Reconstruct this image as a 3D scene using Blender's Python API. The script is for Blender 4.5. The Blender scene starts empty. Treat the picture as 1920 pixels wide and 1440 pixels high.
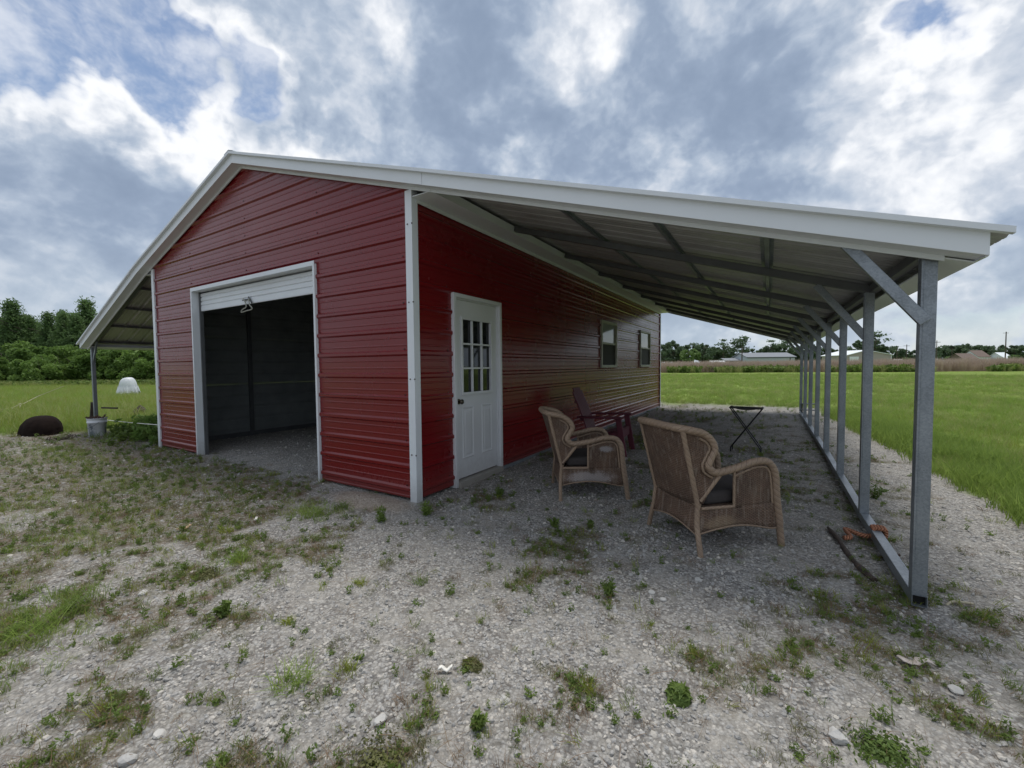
import bpy, math, random
import numpy as np
from mathutils import Vector, Matrix
random.seed(7); rng=np.random.default_rng(7)
S=bpy.context.scene; C=S.collection
rad=math.radians
# ------------------------------------------------------------------ camera
CP=(2.977,-3.048,1.319); YAW,PIT,ROL=rad(-31.343),rad(-2.414),rad(-0.521); FPX=791.36
FW=Vector((math.sin(YAW)*math.cos(PIT),math.cos(YAW)*math.cos(PIT),math.sin(PIT)))
RT0=Vector((math.cos(YAW),-math.sin(YAW),0)); UP0=RT0.cross(FW)
RT=RT0*math.cos(ROL)+UP0*math.sin(ROL); UP=-RT0*math.sin(ROL)+UP0*math.cos(ROL)
cam=bpy.data.cameras.new('camera'); co=bpy.data.objects.new('camera',cam); C.objects.link(co); S.camera=co
cam.sensor_width=36; cam.lens=36*FPX/1920; cam.clip_end=3000; cam.clip_start=.05
M=Matrix((RT,UP,-FW)).transposed().to_4x4(); M.translation=Vector(CP); co.matrix_world=M
def ray(u,v): return FW+RT*((u-960)/FPX)-UP*((v-720)/FPX)
def gp(u,v,z=0.):
    d=ray(u,v); t=(z-CP[2])/d.z; return Vector(CP)+d*t
def far(u,dep):
    d=ray(u,690); d.z=0; return Vector((CP[0]+d.x*dep,CP[1]+d.y*dep,0))
# ------------------------------------------------------------------ node helper
class NT:
    def __init__(s,t): s.t=t; s.n=t.nodes; s.l=t.links
    def N(s,typ,**k):
        n=s.n.new(typ)
        for a,b in k.items(): setattr(n,a,b)
        return n
    def set(s,sock,v):
        if isinstance(v,bpy.types.NodeSocket): s.l.new(v,sock)
        elif isinstance(v,(tuple,list)) and len(v)==3 and sock.type=='RGBA': sock.default_value=(*v,1)
        else: sock.default_value=v
    def math(s,op,a,b=0.,c=None,clamp=False):
        n=s.N('ShaderNodeMath',operation=op,use_clamp=clamp); s.set(n.inputs[0],a); s.set(n.inputs[1],b)
        if c is not None: s.set(n.inputs[2],c)
        return n.outputs[0]
    def vm(s,op,a,b=None,out=0,scale=None):
        n=s.N('ShaderNodeVectorMath',operation=op); s.set(n.inputs[0],a)
        if b is not None: s.set(n.inputs[1],b)
        if scale is not None: s.set(n.inputs['Scale'],scale)
        return n.outputs[out]
    def mix(s,f,a,b,mode='MIX'):
        n=s.N('ShaderNodeMix',data_type='RGBA',blend_type=mode); s.set(n.inputs[0],f); s.set(n.inputs[6],a); s.set(n.inputs[7],b); return n.outputs[2]
    def mr(s,x,a,b,c=0.,d=1.,smooth=False):
        n=s.N('ShaderNodeMapRange'); n.interpolation_type='SMOOTHSTEP' if smooth else 'LINEAR'
        s.set(n.inputs[0],x)
        for i,v in zip((1,2,3,4),(a,b,c,d)): s.set(n.inputs[i],v)
        return n.outputs[0]
    def noise(s,v,sc,det=4,rough=.5,dist=0.,col=False,dim='3D'):
        n=s.N('ShaderNodeTexNoise',noise_dimensions=dim); 
        if v is not None: s.set(n.inputs['Vector'],v)
        n.inputs['Scale'].default_value=sc; n.inputs['Detail'].default_value=det; n.inputs['Roughness'].default_value=rough; n.inputs['Distortion'].default_value=dist
        return n.outputs[1 if col else 0]
    def vor(s,v,sc,feat='F1',out='Distance',rnd=1.):
        n=s.N('ShaderNodeTexVoronoi',feature=feat); s.set(n.inputs['Vector'],v); n.inputs['Scale'].default_value=sc
        n.inputs['Randomness'].default_value=rnd
        return n.outputs[out]
    def attr(s,name,out='Fac'):
        n=s.N('ShaderNodeAttribute',attribute_name=name); return n.outputs[out]
# ------------------------------------------------------------------ world
SUN_EL,SUN_AZ=77.,-22.      # azimuth from +Y towards +X
W=bpy.data.worlds.new('World'); S.world=W; W.use_nodes=True
def world():
    w=NT(W.node_tree); w.n.clear()
    sky=w.N('ShaderNodeTexSky',sky_type='NISHITA',sun_disc=False); sky.sun_elevation=rad(SUN_EL); sky.sun_rotation=rad(SUN_AZ)
    sky.air_density=1.0; sky.dust_density=.6; sky.ozone_density=.5
    tc=w.N('ShaderNodeTexCoord'); D=w.vm('NORMALIZE',tc.outputs['Generated'])
    sp=w.N('ShaderNodeSeparateXYZ'); w.l.new(D,sp.inputs[0]); z=sp.outputs[2]
    P=w.vm('MULTIPLY',D,(1.,1.,1.25))
    wr=w.noise(P,2.6,5,.6,col=True); wv=w.vm('SUBTRACT',wr,(.5,.5,.5)); P2=w.vm('ADD',P,w.vm('SCALE',wv,scale=.22))
    DB=w.vm('NORMALIZE',w.vm('ADD',D,w.vm('SCALE',wv,scale=.26)))
    def blobs(lst,base,k=1.):
        acc=base
        for (u,v,r0,amt) in lst:
            d=ray(u,v).normalized()
            dt=w.vm('DOT_PRODUCT',DB,tuple(d),out=1)
            f=w.mr(dt,math.cos(r0),1.,0.,amt*k,True); acc=w.math('ADD',acc,f)
        return acc
    def bil(v,sc,d=2):
        q=w.N('ShaderNodeTexVoronoi',feature='F1',normalize=True); w.l.new(v,q.inputs['Vector']); q.inputs['Scale'].default_value=sc; q.inputs['Detail'].default_value=d; q.inputs['Roughness'].default_value=.6; q.inputs['Lacunarity'].default_value=2.2
        return w.math('SUBTRACT',1.,q.outputs['Distance'])
    P4=w.vm('ADD',P,w.vm('SCALE',wv,scale=.10))
    def dens(v): return w.math('ADD',w.math('MULTIPLY',w.noise(v,3.4,8,.58),.66),w.math('MULTIPLY',bil(v,6.5,3),.40))
    n=dens(P4); 
    P3=w.vm('ADD',P4,(-.015,.02,.045)); n2=dens(P3)
    # coverage
    cov=blobs([(30,10,.24,-.52),(395,165,.14,-.26),(330,290,.08,-.06),(1745,120,.12,-.20),(1690,215,.06,-.24),(1810,20,.10,-.12),(1800,560,.13,-.16),
        (130,330,.34,.26),(660,100,.26,.20),(1290,200,.55,.34),(1850,300,.24,.34),(60,180,.12,.22),(250,60,.16,.22),(1340,610,.2,-.06),(900,300,.3,.12)],w.math('SUBTRACT',n,.045))
    alpha=w.mr(cov,.43,.52,0.,1.,True)
    rel=w.math('SUBTRACT',n2,n)                      # relief towards the light
    br=blobs([(1050,40,.17,.55),(1095,70,.09,.22),(640,60,.17,.18),(700,130,.10,.12),(640,220,.09,.26),(560,30,.14,.04),(280,150,.16,.26),(70,170,.10,.34),(360,260,.11,.24),(430,330,.09,.20),(230,200,.12,.16),
        (1850,200,.24,.40),(1800,340,.20,.22),(1500,40,.10,.26),(1250,350,.14,.20),(560,330,.1,.08),(60,520,.26,.34),(740,45,.10,.1),(20,300,.08,.12),(430,420,.07,.15),(1560,330,.10,.10),(1680,420,.14,.12),
        (110,390,.20,-.30),(330,410,.16,-.12),(1440,140,.16,-.36),(1400,250,.18,-.14),(860,190,.20,-.20),(1150,220,.20,-.20),(1000,330,.2,-.06),(1560,300,.14,.06),(1700,560,.2,.10)],
        w.math('ADD',w.math('MULTIPLY',w.math('SUBTRACT',.53,n),.75),w.math('MULTIPLY',rel,3.6)),.9)
    fine=w.noise(P4,9,5,.6); br=w.math('ADD',br,w.math('MULTIPLY',w.math('SUBTRACT',fine,.5),.28))
    br=w.mr(w.math('ADD',br,.50),-.25,1.2,0.,1.)
    edge=w.math('MULTIPLY',w.math('SUBTRACT',1.,w.mr(cov,.50,.68,0,1,True)),.26); br=w.math('ADD',br,edge,clamp=True); br=w.mr(br,.0,1.12,0.,1.,True)
    r=w.N('ShaderNodeValToRGB'); w.l.new(br,r.inputs[0]); e=r.color_ramp.elements
    e[0].position=.0; e[0].color=(.25,.32,.44,1); e[1].position=1.; e[1].color=(.97,.98,1.0,1)
    for p_,c in ((.25,(.30,.375,.50,1)),(.5,(.42,.495,.61,1)),(.75,(.62,.67,.75,1))): q=e.new(p_); q.color=c
    # horizon veil
    hz=w.mr(z,0.,.26,1.,0.,True); ccol=w.mix(w.math('MULTIPLY',hz,.62),r.outputs[0],(.50,.58,.66))
    bg1=w.N('ShaderNodeBackground'); w.l.new(sky.outputs[0],bg1.inputs[0]); bg1.inputs[1].default_value=.070
    bg2=w.N('ShaderNodeBackground'); w.l.new(ccol,bg2.inputs[0]); bg2.inputs[1].default_value=.60
    al=w.math('MAXIMUM',w.math('MAXIMUM',alpha,w.math('MULTIPLY',hz,.8)),w.mr(fine,.38,.66,.04,.62,True))
    ms=w.N('ShaderNodeMixShader'); w.l.new(al,ms.inputs[0]); w.l.new(bg1.outputs[0],ms.inputs[1]); w.l.new(bg2.outputs[0],ms.inputs[2])
    o=w.N('ShaderNodeOutputWorld'); w.l.new(ms.outputs[0],o.inputs[0])
world()
sl=bpy.data.lights.new('sun','SUN'); sl.energy=1.5; sl.angle=rad(24); sl.color=(1,.96,.9)
so=bpy.data.objects.new('sun',sl); C.objects.link(so)
sd=Vector((math.sin(rad(SUN_AZ))*math.cos(rad(SUN_EL)),math.cos(rad(SUN_AZ))*math.cos(rad(SUN_EL)),math.sin(rad(SUN_EL))))
so.rotation_euler=(-sd).to_track_quat('-Z','Y').to_euler(); so.location=(0,0,30)
S.view_settings.view_transform='Standard'; S.view_settings.look='None'; S.view_settings.exposure=.84; S.view_settings.gamma=1
# ------------------------------------------------------------------ mesh helpers
class MB:
    def __init__(s): s.v=[]; s.f=[]; s.m=[]; s.uv=[]; s.sm=[]
    def quad(s,pts,m=0,uv=None,smooth=False):
        i=len(s.v); s.v+= [tuple(p) for p in pts]; s.f.append(tuple(range(i,i+len(pts)))); s.m.append(m); s.uv.append(uv); s.sm.append(smooth)
    def box(s,a,b,m=0):
        x0,y0,z0=a; x1,y1,z1=b; s.hexa([(x0,y0,z0),(x1,y0,z0),(x1,y1,z0),(x0,y1,z0),(x0,y0,z1),(x1,y0,z1),(x1,y1,z1),(x0,y1,z1)],m)
    def hexa(s,p,m=0):
        i=len(s.v); s.v+=[tuple(q) for q in p]
        for f in ((3,2,1,0),(4,5,6,7),(0,1,5,4),(1,2,6,5),(2,3,7,6),(3,0,4,7)):
            s.f.append(tuple(i+k for k in f)); s.m.append(m); s.uv.append(None); s.sm.append(False)
    def beam(s,a,b,w,h,up=(0,0,1),m=0):
        a=Vector(a);b=Vector(b);d=(b-a).normalized(); side=d.cross(Vector(up)).normalized(); u=side.cross(d)
        p=[]
        for c in (a,b):
            p.append([c-side*w/2-u*h/2,c+side*w/2-u*h/2,c+side*w/2+u*h/2,c-side*w/2+u*h/2])
        q=p[0]+p[1]; i=len(s.v); s.v+=[tuple(x) for x in q]
        for f in ((0,1,2,3),(7,6,5,4),(0,4,5,1),(1,5,6,2),(2,6,7,3),(3,7,4,0)):
            s.f.append(tuple(i+k for k in f)); s.m.append(m); s.uv.append(None); s.sm.append(False)
    def grid(s,P,m=0,smooth=True,uv=None,closed=False):
        # P[i][j] points
        i0=len(s.v); R=len(P); K=len(P[0])
        for r in P: s.v+=[tuple(q) for q in r]
        for i in range(R-1):
            for j in range(K if closed else K-1):
                j2=(j+1)%K
                s.f.append((i0+i*K+j,i0+i*K+j2,i0+(i+1)*K+j2,i0+(i+1)*K+j)); s.m.append(m); s.sm.append(smooth)
                s.uv.append([uv[i][j],uv[i][j+1],uv[i+1][j+1],uv[i+1][j]] if uv else None)
    def tube(s,pts,r,seg=10,m=0,twist=0,amp=0.,lobes=2,cap=True,smooth=True):
        pts=[Vector(p) for p in pts]; n=len(pts); rs=r if isinstance(r,(list,tuple)) else [r]*n
        T=[]
        for i in range(n): T.append((pts[min(i+1,n-1)]-pts[max(i-1,0)]).normalized())
        nx=T[0].orthogonal().normalized(); rings=[]; L=0; uv=[]
        for i in range(n):
            if i: L+=(pts[i]-pts[i-1]).length; nx=(nx-T[i]*nx.dot(T[i])).normalized()
            ny=T[i].cross(nx); ring=[]
            for k in range(seg):
                a=2*math.pi*k/seg; rr=rs[i]*(1+amp*(abs(math.sin(lobes*(a+twist*L)/2))-.6))
                ring.append(pts[i]+nx*math.cos(a)*rr+ny*math.sin(a)*rr)
            rings.append(ring); uv.append([(k/seg,L) for k in range(seg+1)])
        s.grid(rings,m,smooth,uv,closed=True)
        if cap:
            s.quad(rings[0][::-1],m); s.quad(rings[-1],m)
    def build(s,name,mats,parent=None,loc=None,smooth=None):
        me=bpy.data.meshes.new(name); me.from_pydata(s.v,[],s.f)
        if not isinstance(mats,(list,tuple)): mats=[mats]
        for k in mats: me.materials.append(k)
        me.polygons.foreach_set('material_index',s.m)
        me.polygons.foreach_set('use_smooth',s.sm if smooth is None else [smooth]*len(s.f))
        if any(u is not None for u in s.uv):
            ul=me.uv_layers.new(name='UVMap'); 
            for p,u in zip(me.polygons,s.uv):
                if u:
                    for li,c in zip(p.loop_indices,u): ul.data[li].uv=c
        me.update(); o=bpy.data.objects.new(name,me); C.objects.link(o)
        if parent: o.parent=parent
        if loc: o.location=loc
        return o
def bevel(o,w=.003,seg=2):
    b=o.modifiers.new('bevel','BEVEL'); b.width=w; b.segments=seg; b.limit_method='ANGLE'; b.angle_limit=rad(40); return o
def tag(o,label=None,cat=None,group=None,kind=None):
    if label:o['label']=label
    if cat:o['category']=cat
    if group:o['group']=group
    if kind:o['kind']=kind
    return o
def empty(name,loc=(0,0,0),rz=0,label=None,cat=None,group=None,sc=1):
    o=bpy.data.objects.new(name,None); C.objects.link(o); o.location=loc; o.rotation_euler=(0,0,rz); o.scale=(sc,)*3; o.empty_display_size=.2
    return tag(o,label,cat,group)
def kids(o): return [c for c in C.objects if c.parent==o]
def spline(pts,n=6):
    P=[Vector(p) for p in pts]; out=[]
    for i in range(len(P)-1):
        p0=P[max(i-1,0)];p1=P[i];p2=P[i+1];p3=P[min(i+2,len(P)-1)]
        for k in range(n):
            t=k/n; out.append(.5*((2*p1)+(p2-p0)*t+(2*p0-5*p1+4*p2-p3)*t*t+(3*p1-p0-3*p2+p3)*t**3))
    out.append(P[-1]); return out
# ------------------------------------------------------------------ materials
def mat(name,base,rough=.5,metal=0.,spec=.5,fn=None):
    m=bpy.data.materials.new(name); m.use_nodes=True; t=NT(m.node_tree); b=m.node_tree.nodes['Principled BSDF']
    b.inputs['Base Color'].default_value=(*base,1); b.inputs['Roughness'].default_value=rough; b.inputs['Metallic'].default_value=metal
    b.inputs['Specular IOR Level'].default_value=spec
    if fn: fn(t,b)
    return m
def oc(t): return t.N('ShaderNodeTexCoord').outputs['Object']
def geo(t): return t.N('ShaderNodeNewGeometry').outputs['Position']
def bump(t,b,h,st=.3,dist=.01):
    n=t.N('ShaderNodeBump'); n.inputs['Strength'].default_value=st; n.inputs['Distance'].default_value=dist; t.set(n.inputs['Height'],h); t.l.new(n.outputs[0],b.inputs['Normal'])
def f_paint(c,var=.15,rv=.12,r0=.25,dirt=.25,wav=.004):
    def fn(t,b):
        P=geo(t); n=t.noise(P,1.3,5,.6); k=t.noise(P,22,4,.6)
        col=t.mix(t.math('MULTIPLY',t.mr(n,.35,.7),var),c,tuple(x*.6 for x in c))
        sp=t.N('ShaderNodeSeparateXYZ'); t.l.new(P,sp.inputs[0])
        low=t.math('MULTIPLY',t.mr(t.math('ADD',sp.outputs[2],t.math('MULTIPLY',k,.25)),.12,.42,1,0,True),dirt)
        col=t.mix(low,col,(.20,.17,.14)); t.set(b.inputs['Base Color'],col)
        t.set(b.inputs['Roughness'],t.math('ADD',t.mr(n,.3,.7,r0,r0+rv),t.math('MULTIPLY',low,.5)))
        if wav: bump(t,b,t.noise(P,1.7,2,.5),.35,wav*3)
    return fn
red=mat('red_painted_steel',(.3,.02,.02),.3,fn=f_paint((.18,.005,.008),.22,.08,.22,.12))
white=mat('white_trim',(.75,.76,.77),.35,fn=f_paint((.74,.77,.80),.12,.1,.32,.35))
roofw=mat('roof_galvalume',(.6,.62,.64),.4,fn=f_paint((.62,.64,.66),.15,.1,.35,0))
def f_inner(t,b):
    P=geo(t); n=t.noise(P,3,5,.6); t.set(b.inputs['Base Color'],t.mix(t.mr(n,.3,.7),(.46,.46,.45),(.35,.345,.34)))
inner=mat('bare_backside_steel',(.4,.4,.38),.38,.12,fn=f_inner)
def f_galv(t,b):
    P=geo(t); v=t.vor(P,140,out='Color'); n=t.noise(P,4,4,.6); s=t.N('ShaderNodeSeparateColor'); t.l.new(v,s.inputs[0])
    k=t.math('ADD',t.math('MULTIPLY',s.outputs[0],.22),t.math('MULTIPLY',n,.78))
    t.set(b.inputs['Base Color'],t.mix(t.mr(k,.25,.75),(.17,.19,.21),(.33,.36,.39))); t.set(b.inputs['Roughness'],t.mr(k,.2,.8,.5,.34))
galv=mat('galvanised_steel',(.3,.33,.36),.42,.55,fn=f_galv)
def f_galvd(t,b):
    P=geo(t); n=t.noise(P,5,4,.6); t.set(b.inputs['Base Color'],t.mix(n,(.085,.09,.095),(.17,.175,.18)))
galvd=mat('galvanised_steel_dull',(.2,.2,.2),.55,.4,fn=f_galvd)
wallin=inner.copy(); wallin.name='wall_backside_steel_shaded'  # darker copy of the backside steel: garage interior shade put into its colour
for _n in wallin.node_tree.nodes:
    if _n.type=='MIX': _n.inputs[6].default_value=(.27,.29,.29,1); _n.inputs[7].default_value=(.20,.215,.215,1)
screwm=mat('screw_head',(.06,.03,.03),.4,.3)
red.node_tree.nodes['Principled BSDF'].inputs['Coat Weight'].default_value=.08; red.node_tree.nodes['Principled BSDF'].inputs['Coat Roughness'].default_value=.16
glassm=mat('dark_window_glass',(.012,.014,.016),.04,0.,.6)
def f_skyglass(t,b):  # pale sky reflection of the upper sash painted into the pane colour
    P=geo(t); t.set(b.inputs['Base Color'],t.mix(t.noise(P,5,3,.5),(.30,.32,.36),(.4,.42,.45)))
sashglass=mat('sky_reflection_glass',(.3,.32,.36),.06,fn=f_skyglass)
vinyl=mat('almond_vinyl',(.45,.45,.38),.45)
screenm=mat('insect_screen',(.012,.012,.012),.7)
doorw=mat('white_door_paint',(.75,.76,.78),.38,fn=f_paint((.74,.75,.77),.08,.08,.35,.3,.002))
brass=mat('dark_door_knob',(.12,.10,.08),.25,.9)
blackm=mat('black_metal',(.012,.012,.013),.4,.3)
brownf=mat('brown_canvas',(.13,.10,.085),.85)
def f_plastic(t,b):
    P=oc(t); n=t.noise(P,9,4,.6); t.set(b.inputs['Base Color'],t.mix(n,(.085,.008,.020),(.125,.016,.034)))
maroon=mat('maroon_plastic',(.1,.01,.025),.6,fn=f_plastic)
def f_cush(t,b):
    P=oc(t); n=t.noise(P,40,4,.7); t.set(b.inputs['Base Color'],t.mix(n,(.030,.026,.026),(.065,.055,.052))); bump(t,b,n,.3,.004)
cushm=mat('dark_seat_fabric',(.05,.04,.04),.95,fn=f_cush)
def f_wicker(spot=None,su=2):
  def fn(t,b):
    u=t.N('ShaderNodeUVMap',uv_map='UVMap').outputs[0]; sp=t.N('ShaderNodeSeparateXYZ'); t.l.new(u,sp.inputs[0])
    U,V=sp.outputs[0],sp.outputs[1]
    a=t.math('SINE',t.math('MULTIPLY',U,2*math.pi/.034)); c=t.math('SINE',t.math('MULTIPLY',V,2*math.pi/.017))
    wv=t.math('MULTIPLY',a,c); h=t.math('ADD',t.math('MULTIPLY',wv,.5),t.math('MULTIPLY',t.math('ABSOLUTE',c),.5))
    P=oc(t); strk=t.noise(t.vm('MULTIPLY',P,(14.,14.,2.)),3,3,.6); n=t.noise(P,7,5,.65); n3=t.noise(P,60,3,.7)
    col=t.mix(t.mr(n,.3,.7),(.235,.135,.085),(.10,.058,.040)); col=t.mix(t.mr(n3,.45,.75,0,.5),col,(.33,.25,.18))
    col=t.mix(t.mr(h,-.25,.45,.92,0.),col,(.014,.009,.007))
    col=t.mix(t.mr(strk,.52,.68,0,.45),col,(.36,.29,.23))
    if spot:
        for (p,r,cc) in spot:
            d=t.vm('LENGTH',t.vm('DIVIDE',t.vm('SUBTRACT',P,p),r),out=1); d=t.math('ADD',d,t.math('MULTIPLY',t.math('SUBTRACT',t.math('ADD',n3,n),1.),1.5))
            col=t.mix(t.math('MULTIPLY',t.mr(d,.5,1.15,.85,0.,True),t.mr(h,-.3,.4,1.,.45)),col,cc)
    t.set(b.inputs['Base Color'],col); bump(t,b,h,.9,.006)
  return fn
wickA=mat('brown_wicker_weave',(.2,.12,.08),.6,fn=f_wicker([((.30,.2,.2),(.1,.16,.06),(.33,.24,.15))]))
wickB=mat('paint_stained_wicker_weave',(.2,.12,.08),.6,fn=f_wicker([((.30,.32,.22),(.1,.26,.075),(.55,.52,.52)),((.3,.47,.52),(.1,.08,.035),(.5,.5,.52)),((-.2,-.02,.2),(.1,.1,.05),(.3,.22,.15))]))
def f_cane(t,b):
    P=oc(t); n=t.noise(P,9,5,.65); n2=t.noise(P,90,3,.6)
    u=t.N('ShaderNodeUVMap',uv_map='UVMap').outputs[0]; sp=t.N('ShaderNodeSeparateXYZ'); t.l.new(u,sp.inputs[0])
    ph=t.math('ADD',t.math('MULTIPLY',sp.outputs[0],3.),t.math('MULTIPLY',sp.outputs[1],22.)); h=t.math('ABSOLUTE',t.math('SINE',t.math('MULTIPLY',ph,math.pi)))
    ph2=t.math('ADD',t.math('MULTIPLY',sp.outputs[0],9.),t.math('MULTIPLY',sp.outputs[1],66.)); h2=t.math('ABSOLUTE',t.math('SINE',t.math('MULTIPLY',ph2,math.pi)))
    col=t.mix(n2,t.mix(t.mr(n,.3,.7),(.31,.20,.13),(.135,.085,.057)),(.39,.29,.205)); col=t.mix(t.mr(h,.0,.30,.5,0.),col,(.06,.035,.022)); col=t.mix(t.mr(h2,.0,.5,.3,0.),col,(.07,.04,.025))
    t.set(b.inputs['Base Color'],col); bump(t,b,t.math('ADD',t.math('ADD',h,t.math('MULTIPLY',h2,.35)),t.math('MULTIPLY',n2,.3)),.5,.006)
cane=mat('wrapped_cane',(.3,.2,.12),.55,fn=f_cane)
def f_rope(t,b):
    P=oc(t); n=t.noise(P,60,3,.6); t.set(b.inputs['Base Color'],t.mix(n,(.30,.10,.045),(.58,.27,.15)))
    u=t.N('ShaderNodeUVMap',uv_map='UVMap').outputs[0]; sp=t.N('ShaderNodeSeparateXYZ'); t.l.new(u,sp.inputs[0]); h=t.math('ABSOLUTE',t.math('SINE',t.math('MULTIPLY',t.math('ADD',t.math('MULTIPLY',sp.outputs[0],2.),t.math('MULTIPLY',sp.outputs[1],55.)),math.pi)))
    t.set(b.inputs['Base Color'],t.mix(t.mr(h,0,.6,.85,0),t.mix(n,(.30,.10,.045),(.58,.27,.15)),(.09,.03,.015))); bump(t,b,h,1.,.01)
ropem=mat('orange_rope',(.5,.2,.1),.8,fn=f_rope)
def f_wood(a,c):
    def fn(t,b):
        P=oc(t); n=t.noise(P,14,6,.7); t.set(b.inputs['Base Color'],t.mix(n,a,c)); bump(t,b,n,.8,.02)
    return fn
darkwood=mat('rotten_dark_wood',(.05,.035,.03),.9,fn=f_wood((.02,.014,.012),(.11,.08,.065)))
bark=mat('tree_bark',(.1,.08,.06),.9,fn=f_wood((.05,.04,.032),(.15,.12,.095)))
paletwig=mat('dry_pale_stem',(.42,.38,.28),.8)
soilm=mat('black_rubbery_soil',(.02,.014,.012),.95,spec=.08,fn=f_wood((.006,.004,.004),(.028,.019,.016)))
plasticw=mat('white_plastic_film',(.62,.65,.68),.4,fn=f_wood((.5,.53,.57),(.78,.79,.8)))
rustm=mat('rusty_scrap',(.1,.05,.03),.8,fn=f_wood((.05,.03,.025),(.16,.09,.06)))
def leafmat(name,c0,c1,tr=.35,rough=.6):
    def fn(t,b):
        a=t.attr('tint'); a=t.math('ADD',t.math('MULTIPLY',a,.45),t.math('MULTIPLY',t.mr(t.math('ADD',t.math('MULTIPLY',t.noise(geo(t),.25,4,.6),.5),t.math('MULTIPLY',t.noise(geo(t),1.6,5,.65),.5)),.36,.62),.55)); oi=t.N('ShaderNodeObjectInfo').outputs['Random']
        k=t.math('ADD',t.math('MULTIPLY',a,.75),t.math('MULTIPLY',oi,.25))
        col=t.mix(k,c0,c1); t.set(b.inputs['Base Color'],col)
        tl=t.N('ShaderNodeBsdfTranslucent'); t.set(tl.inputs[0],t.mix(.35,col,tuple(min(1,x*1.6) for x in c1)))
        ms=t.N('ShaderNodeMixShader'); ms.inputs[0].default_value=tr; t.l.new(b.outputs[0],ms.inputs[1]); t.l.new(tl.outputs[0],ms.inputs[2])
        out=[n for n in t.n if n.type=='OUTPUT_MATERIAL'][0]; t.l.new(ms.outputs[0],out.inputs[0])
    return mat(name,c0,rough,fn=fn,spec=.25)
L_lawn=leafmat('lawn_blade',(.105,.185,.03),(.31,.41,.095),.45)
L_lawn2=leafmat('pale_lawn_blade',(.18,.22,.06),(.38,.40,.16),.45)
L_weed=leafmat('weed_leaf',(.065,.115,.028),(.19,.26,.06),.35)
L_yellow=leafmat('yellow_green_weed',(.14,.20,.03),(.30,.33,.05),.35)
L_dry=leafmat('dry_reddish_stem',(.13,.065,.045),(.24,.17,.09),.15)
L_moss=leafmat('olive_ground_weed',(.07,.085,.03),(.20,.20,.085),.3)
L_tan=leafmat('pinkish_dry_tall_grass',(.30,.225,.165),(.52,.42,.33),.3)
L_bush=leafmat('bush_leaf',(.05,.10,.026),(.185,.29,.065),.35)
L_pine=leafmat('pine_needle',(.055,.10,.038),(.16,.25,.085),.35)
L_oak=leafmat('far_oak_leaf',(.06,.095,.06),(.15,.21,.115),.35)
L_lime=leafmat('far_light_leaf',(.09,.15,.05),(.20,.29,.10),.3)
# ------------------------------------------------------------------ ground
def vnoise(x,y,s,seed=0):
    # cheap value noise (numpy)
    r=np.random.default_rng(seed); T=r.random((256,256)); X=x/s; Y=y/s
    xi=np.floor(X).astype(int); yi=np.floor(Y).astype(int); fx=X-xi; fy=Y-yi; fx=fx*fx*(3-2*fx); fy=fy*fy*(3-2*fy)
    g=lambda a,b:T[a%256,b%256]
    return (g(xi,yi)*(1-fx)+g(xi+1,yi)*fx)*(1-fy)+(g(xi,yi+1)*(1-fx)+g(xi+1,yi+1)*fx)*fy
def fbm(x,y,s,seed=0,o=4):
    v=0;a=.5;t=0
    for k in range(o): v=v+a*vnoise(x+17.3*k,y+9.1*k,s/2**k,seed+k); t+=a; a*=.55
    return v/t
def sst(a,b,x): t=np.clip((x-a)/(b-a),0,1); return t*t*(3-2*t)
def gz(x,y):
    x=np.asarray(x,float); y=np.asarray(y,float)
    return -.025+.045*(fbm(x,y,1.6,3)-.5)+.02*(fbm(x,y,.25,5)-.5)-.0
def lawnmask(x,y):
    # 1 = lawn / field, 0 = gravel yard
    w=.35*(fbm(x,y,1.1,11)-.5); f=(fbm(x,y,.3,12)-.5)*.25
    edge=4.80+.0*y+w+f
    edge=np.where(y<2.4,4.83+(2.4-y)*.10+w+f,edge); edge=np.where(y>4,4.8-(y-4)*.075+w+f,edge)
    right=sst(-.12,.12,x-edge)*sst(-3.,-1.,y+3)
    back=sst(-.2,.2,y-12.2-w*1.5-f)
    left=sst(-.9,.9,-(x+9.6)+ (fbm(x,y,2.0,13)-.5)*2.2 - (np.clip(-y,0,9))*1.15 )
    lb=sst(-.5,.5,-(x+8.6))*sst(-.6,.6,y-.3+w*2)
    return np.clip(np.maximum(np.maximum(right,back),np.maximum(left,lb)),0,1)
def mossmask(x,y):
    n=fbm(x,y,.55,21); n2=fbm(x,y,.13,22,3)
    b=n*.5+n2*.5
    lf=sst(.8,-4.5,x+ .55*y)*.235           # greener to the left
    rt=sst(1.8,3.4,x)*.06*sst(9,3,y)
    sh=np.where((x>0)&(x<3.7)&(y>.6)&(y<11),.07*sst(1.,5.,y)-.02,0)
    path=np.where((x>3.8)&(y>-.2),-.07,0)
    band=.06*sst(.9,.1,np.abs(y+1.0+.3*(x+3)*.35))*sst(1.2,-.5,x)
    ins=np.where((x>-6)&(x<0)&(y>0)&(y<10.9),-.4,0)
    return sst(.51,.69,b+lf+rt*.35+sh+path+band+ins)*.9
def axis(lo,a,b,hi,step,g=1.22):
    m=list(np.arange(a,b+1e-6,step)); s=step; x=a; L=[]
    while x>lo: s=min(s*g,60); x-=s; L.append(x)
    s=step; x=m[-1]; R=[]
    while x<hi: s=min(s*g,60); x+=s; R.append(x)
    return np.array(L[::-1]+m+R)
gx=axis(-700,-10,6.5,700,.055); gy=axis(-500,-3.2,6.5,800,.055)
X,Y=np.meshgrid(gx,gy); Lm=lawnmask(X,Y); Mo=mossmask(X,Y)
near=sst(60,20,np.hypot(X,Y)); Z=gz(X,Y)*near+Lm*.02
Z+=.012*(fbm(X,Y,.11,31,2)-.5)*sst(14,8,np.hypot(X,Y))*(1-Lm)
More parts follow.
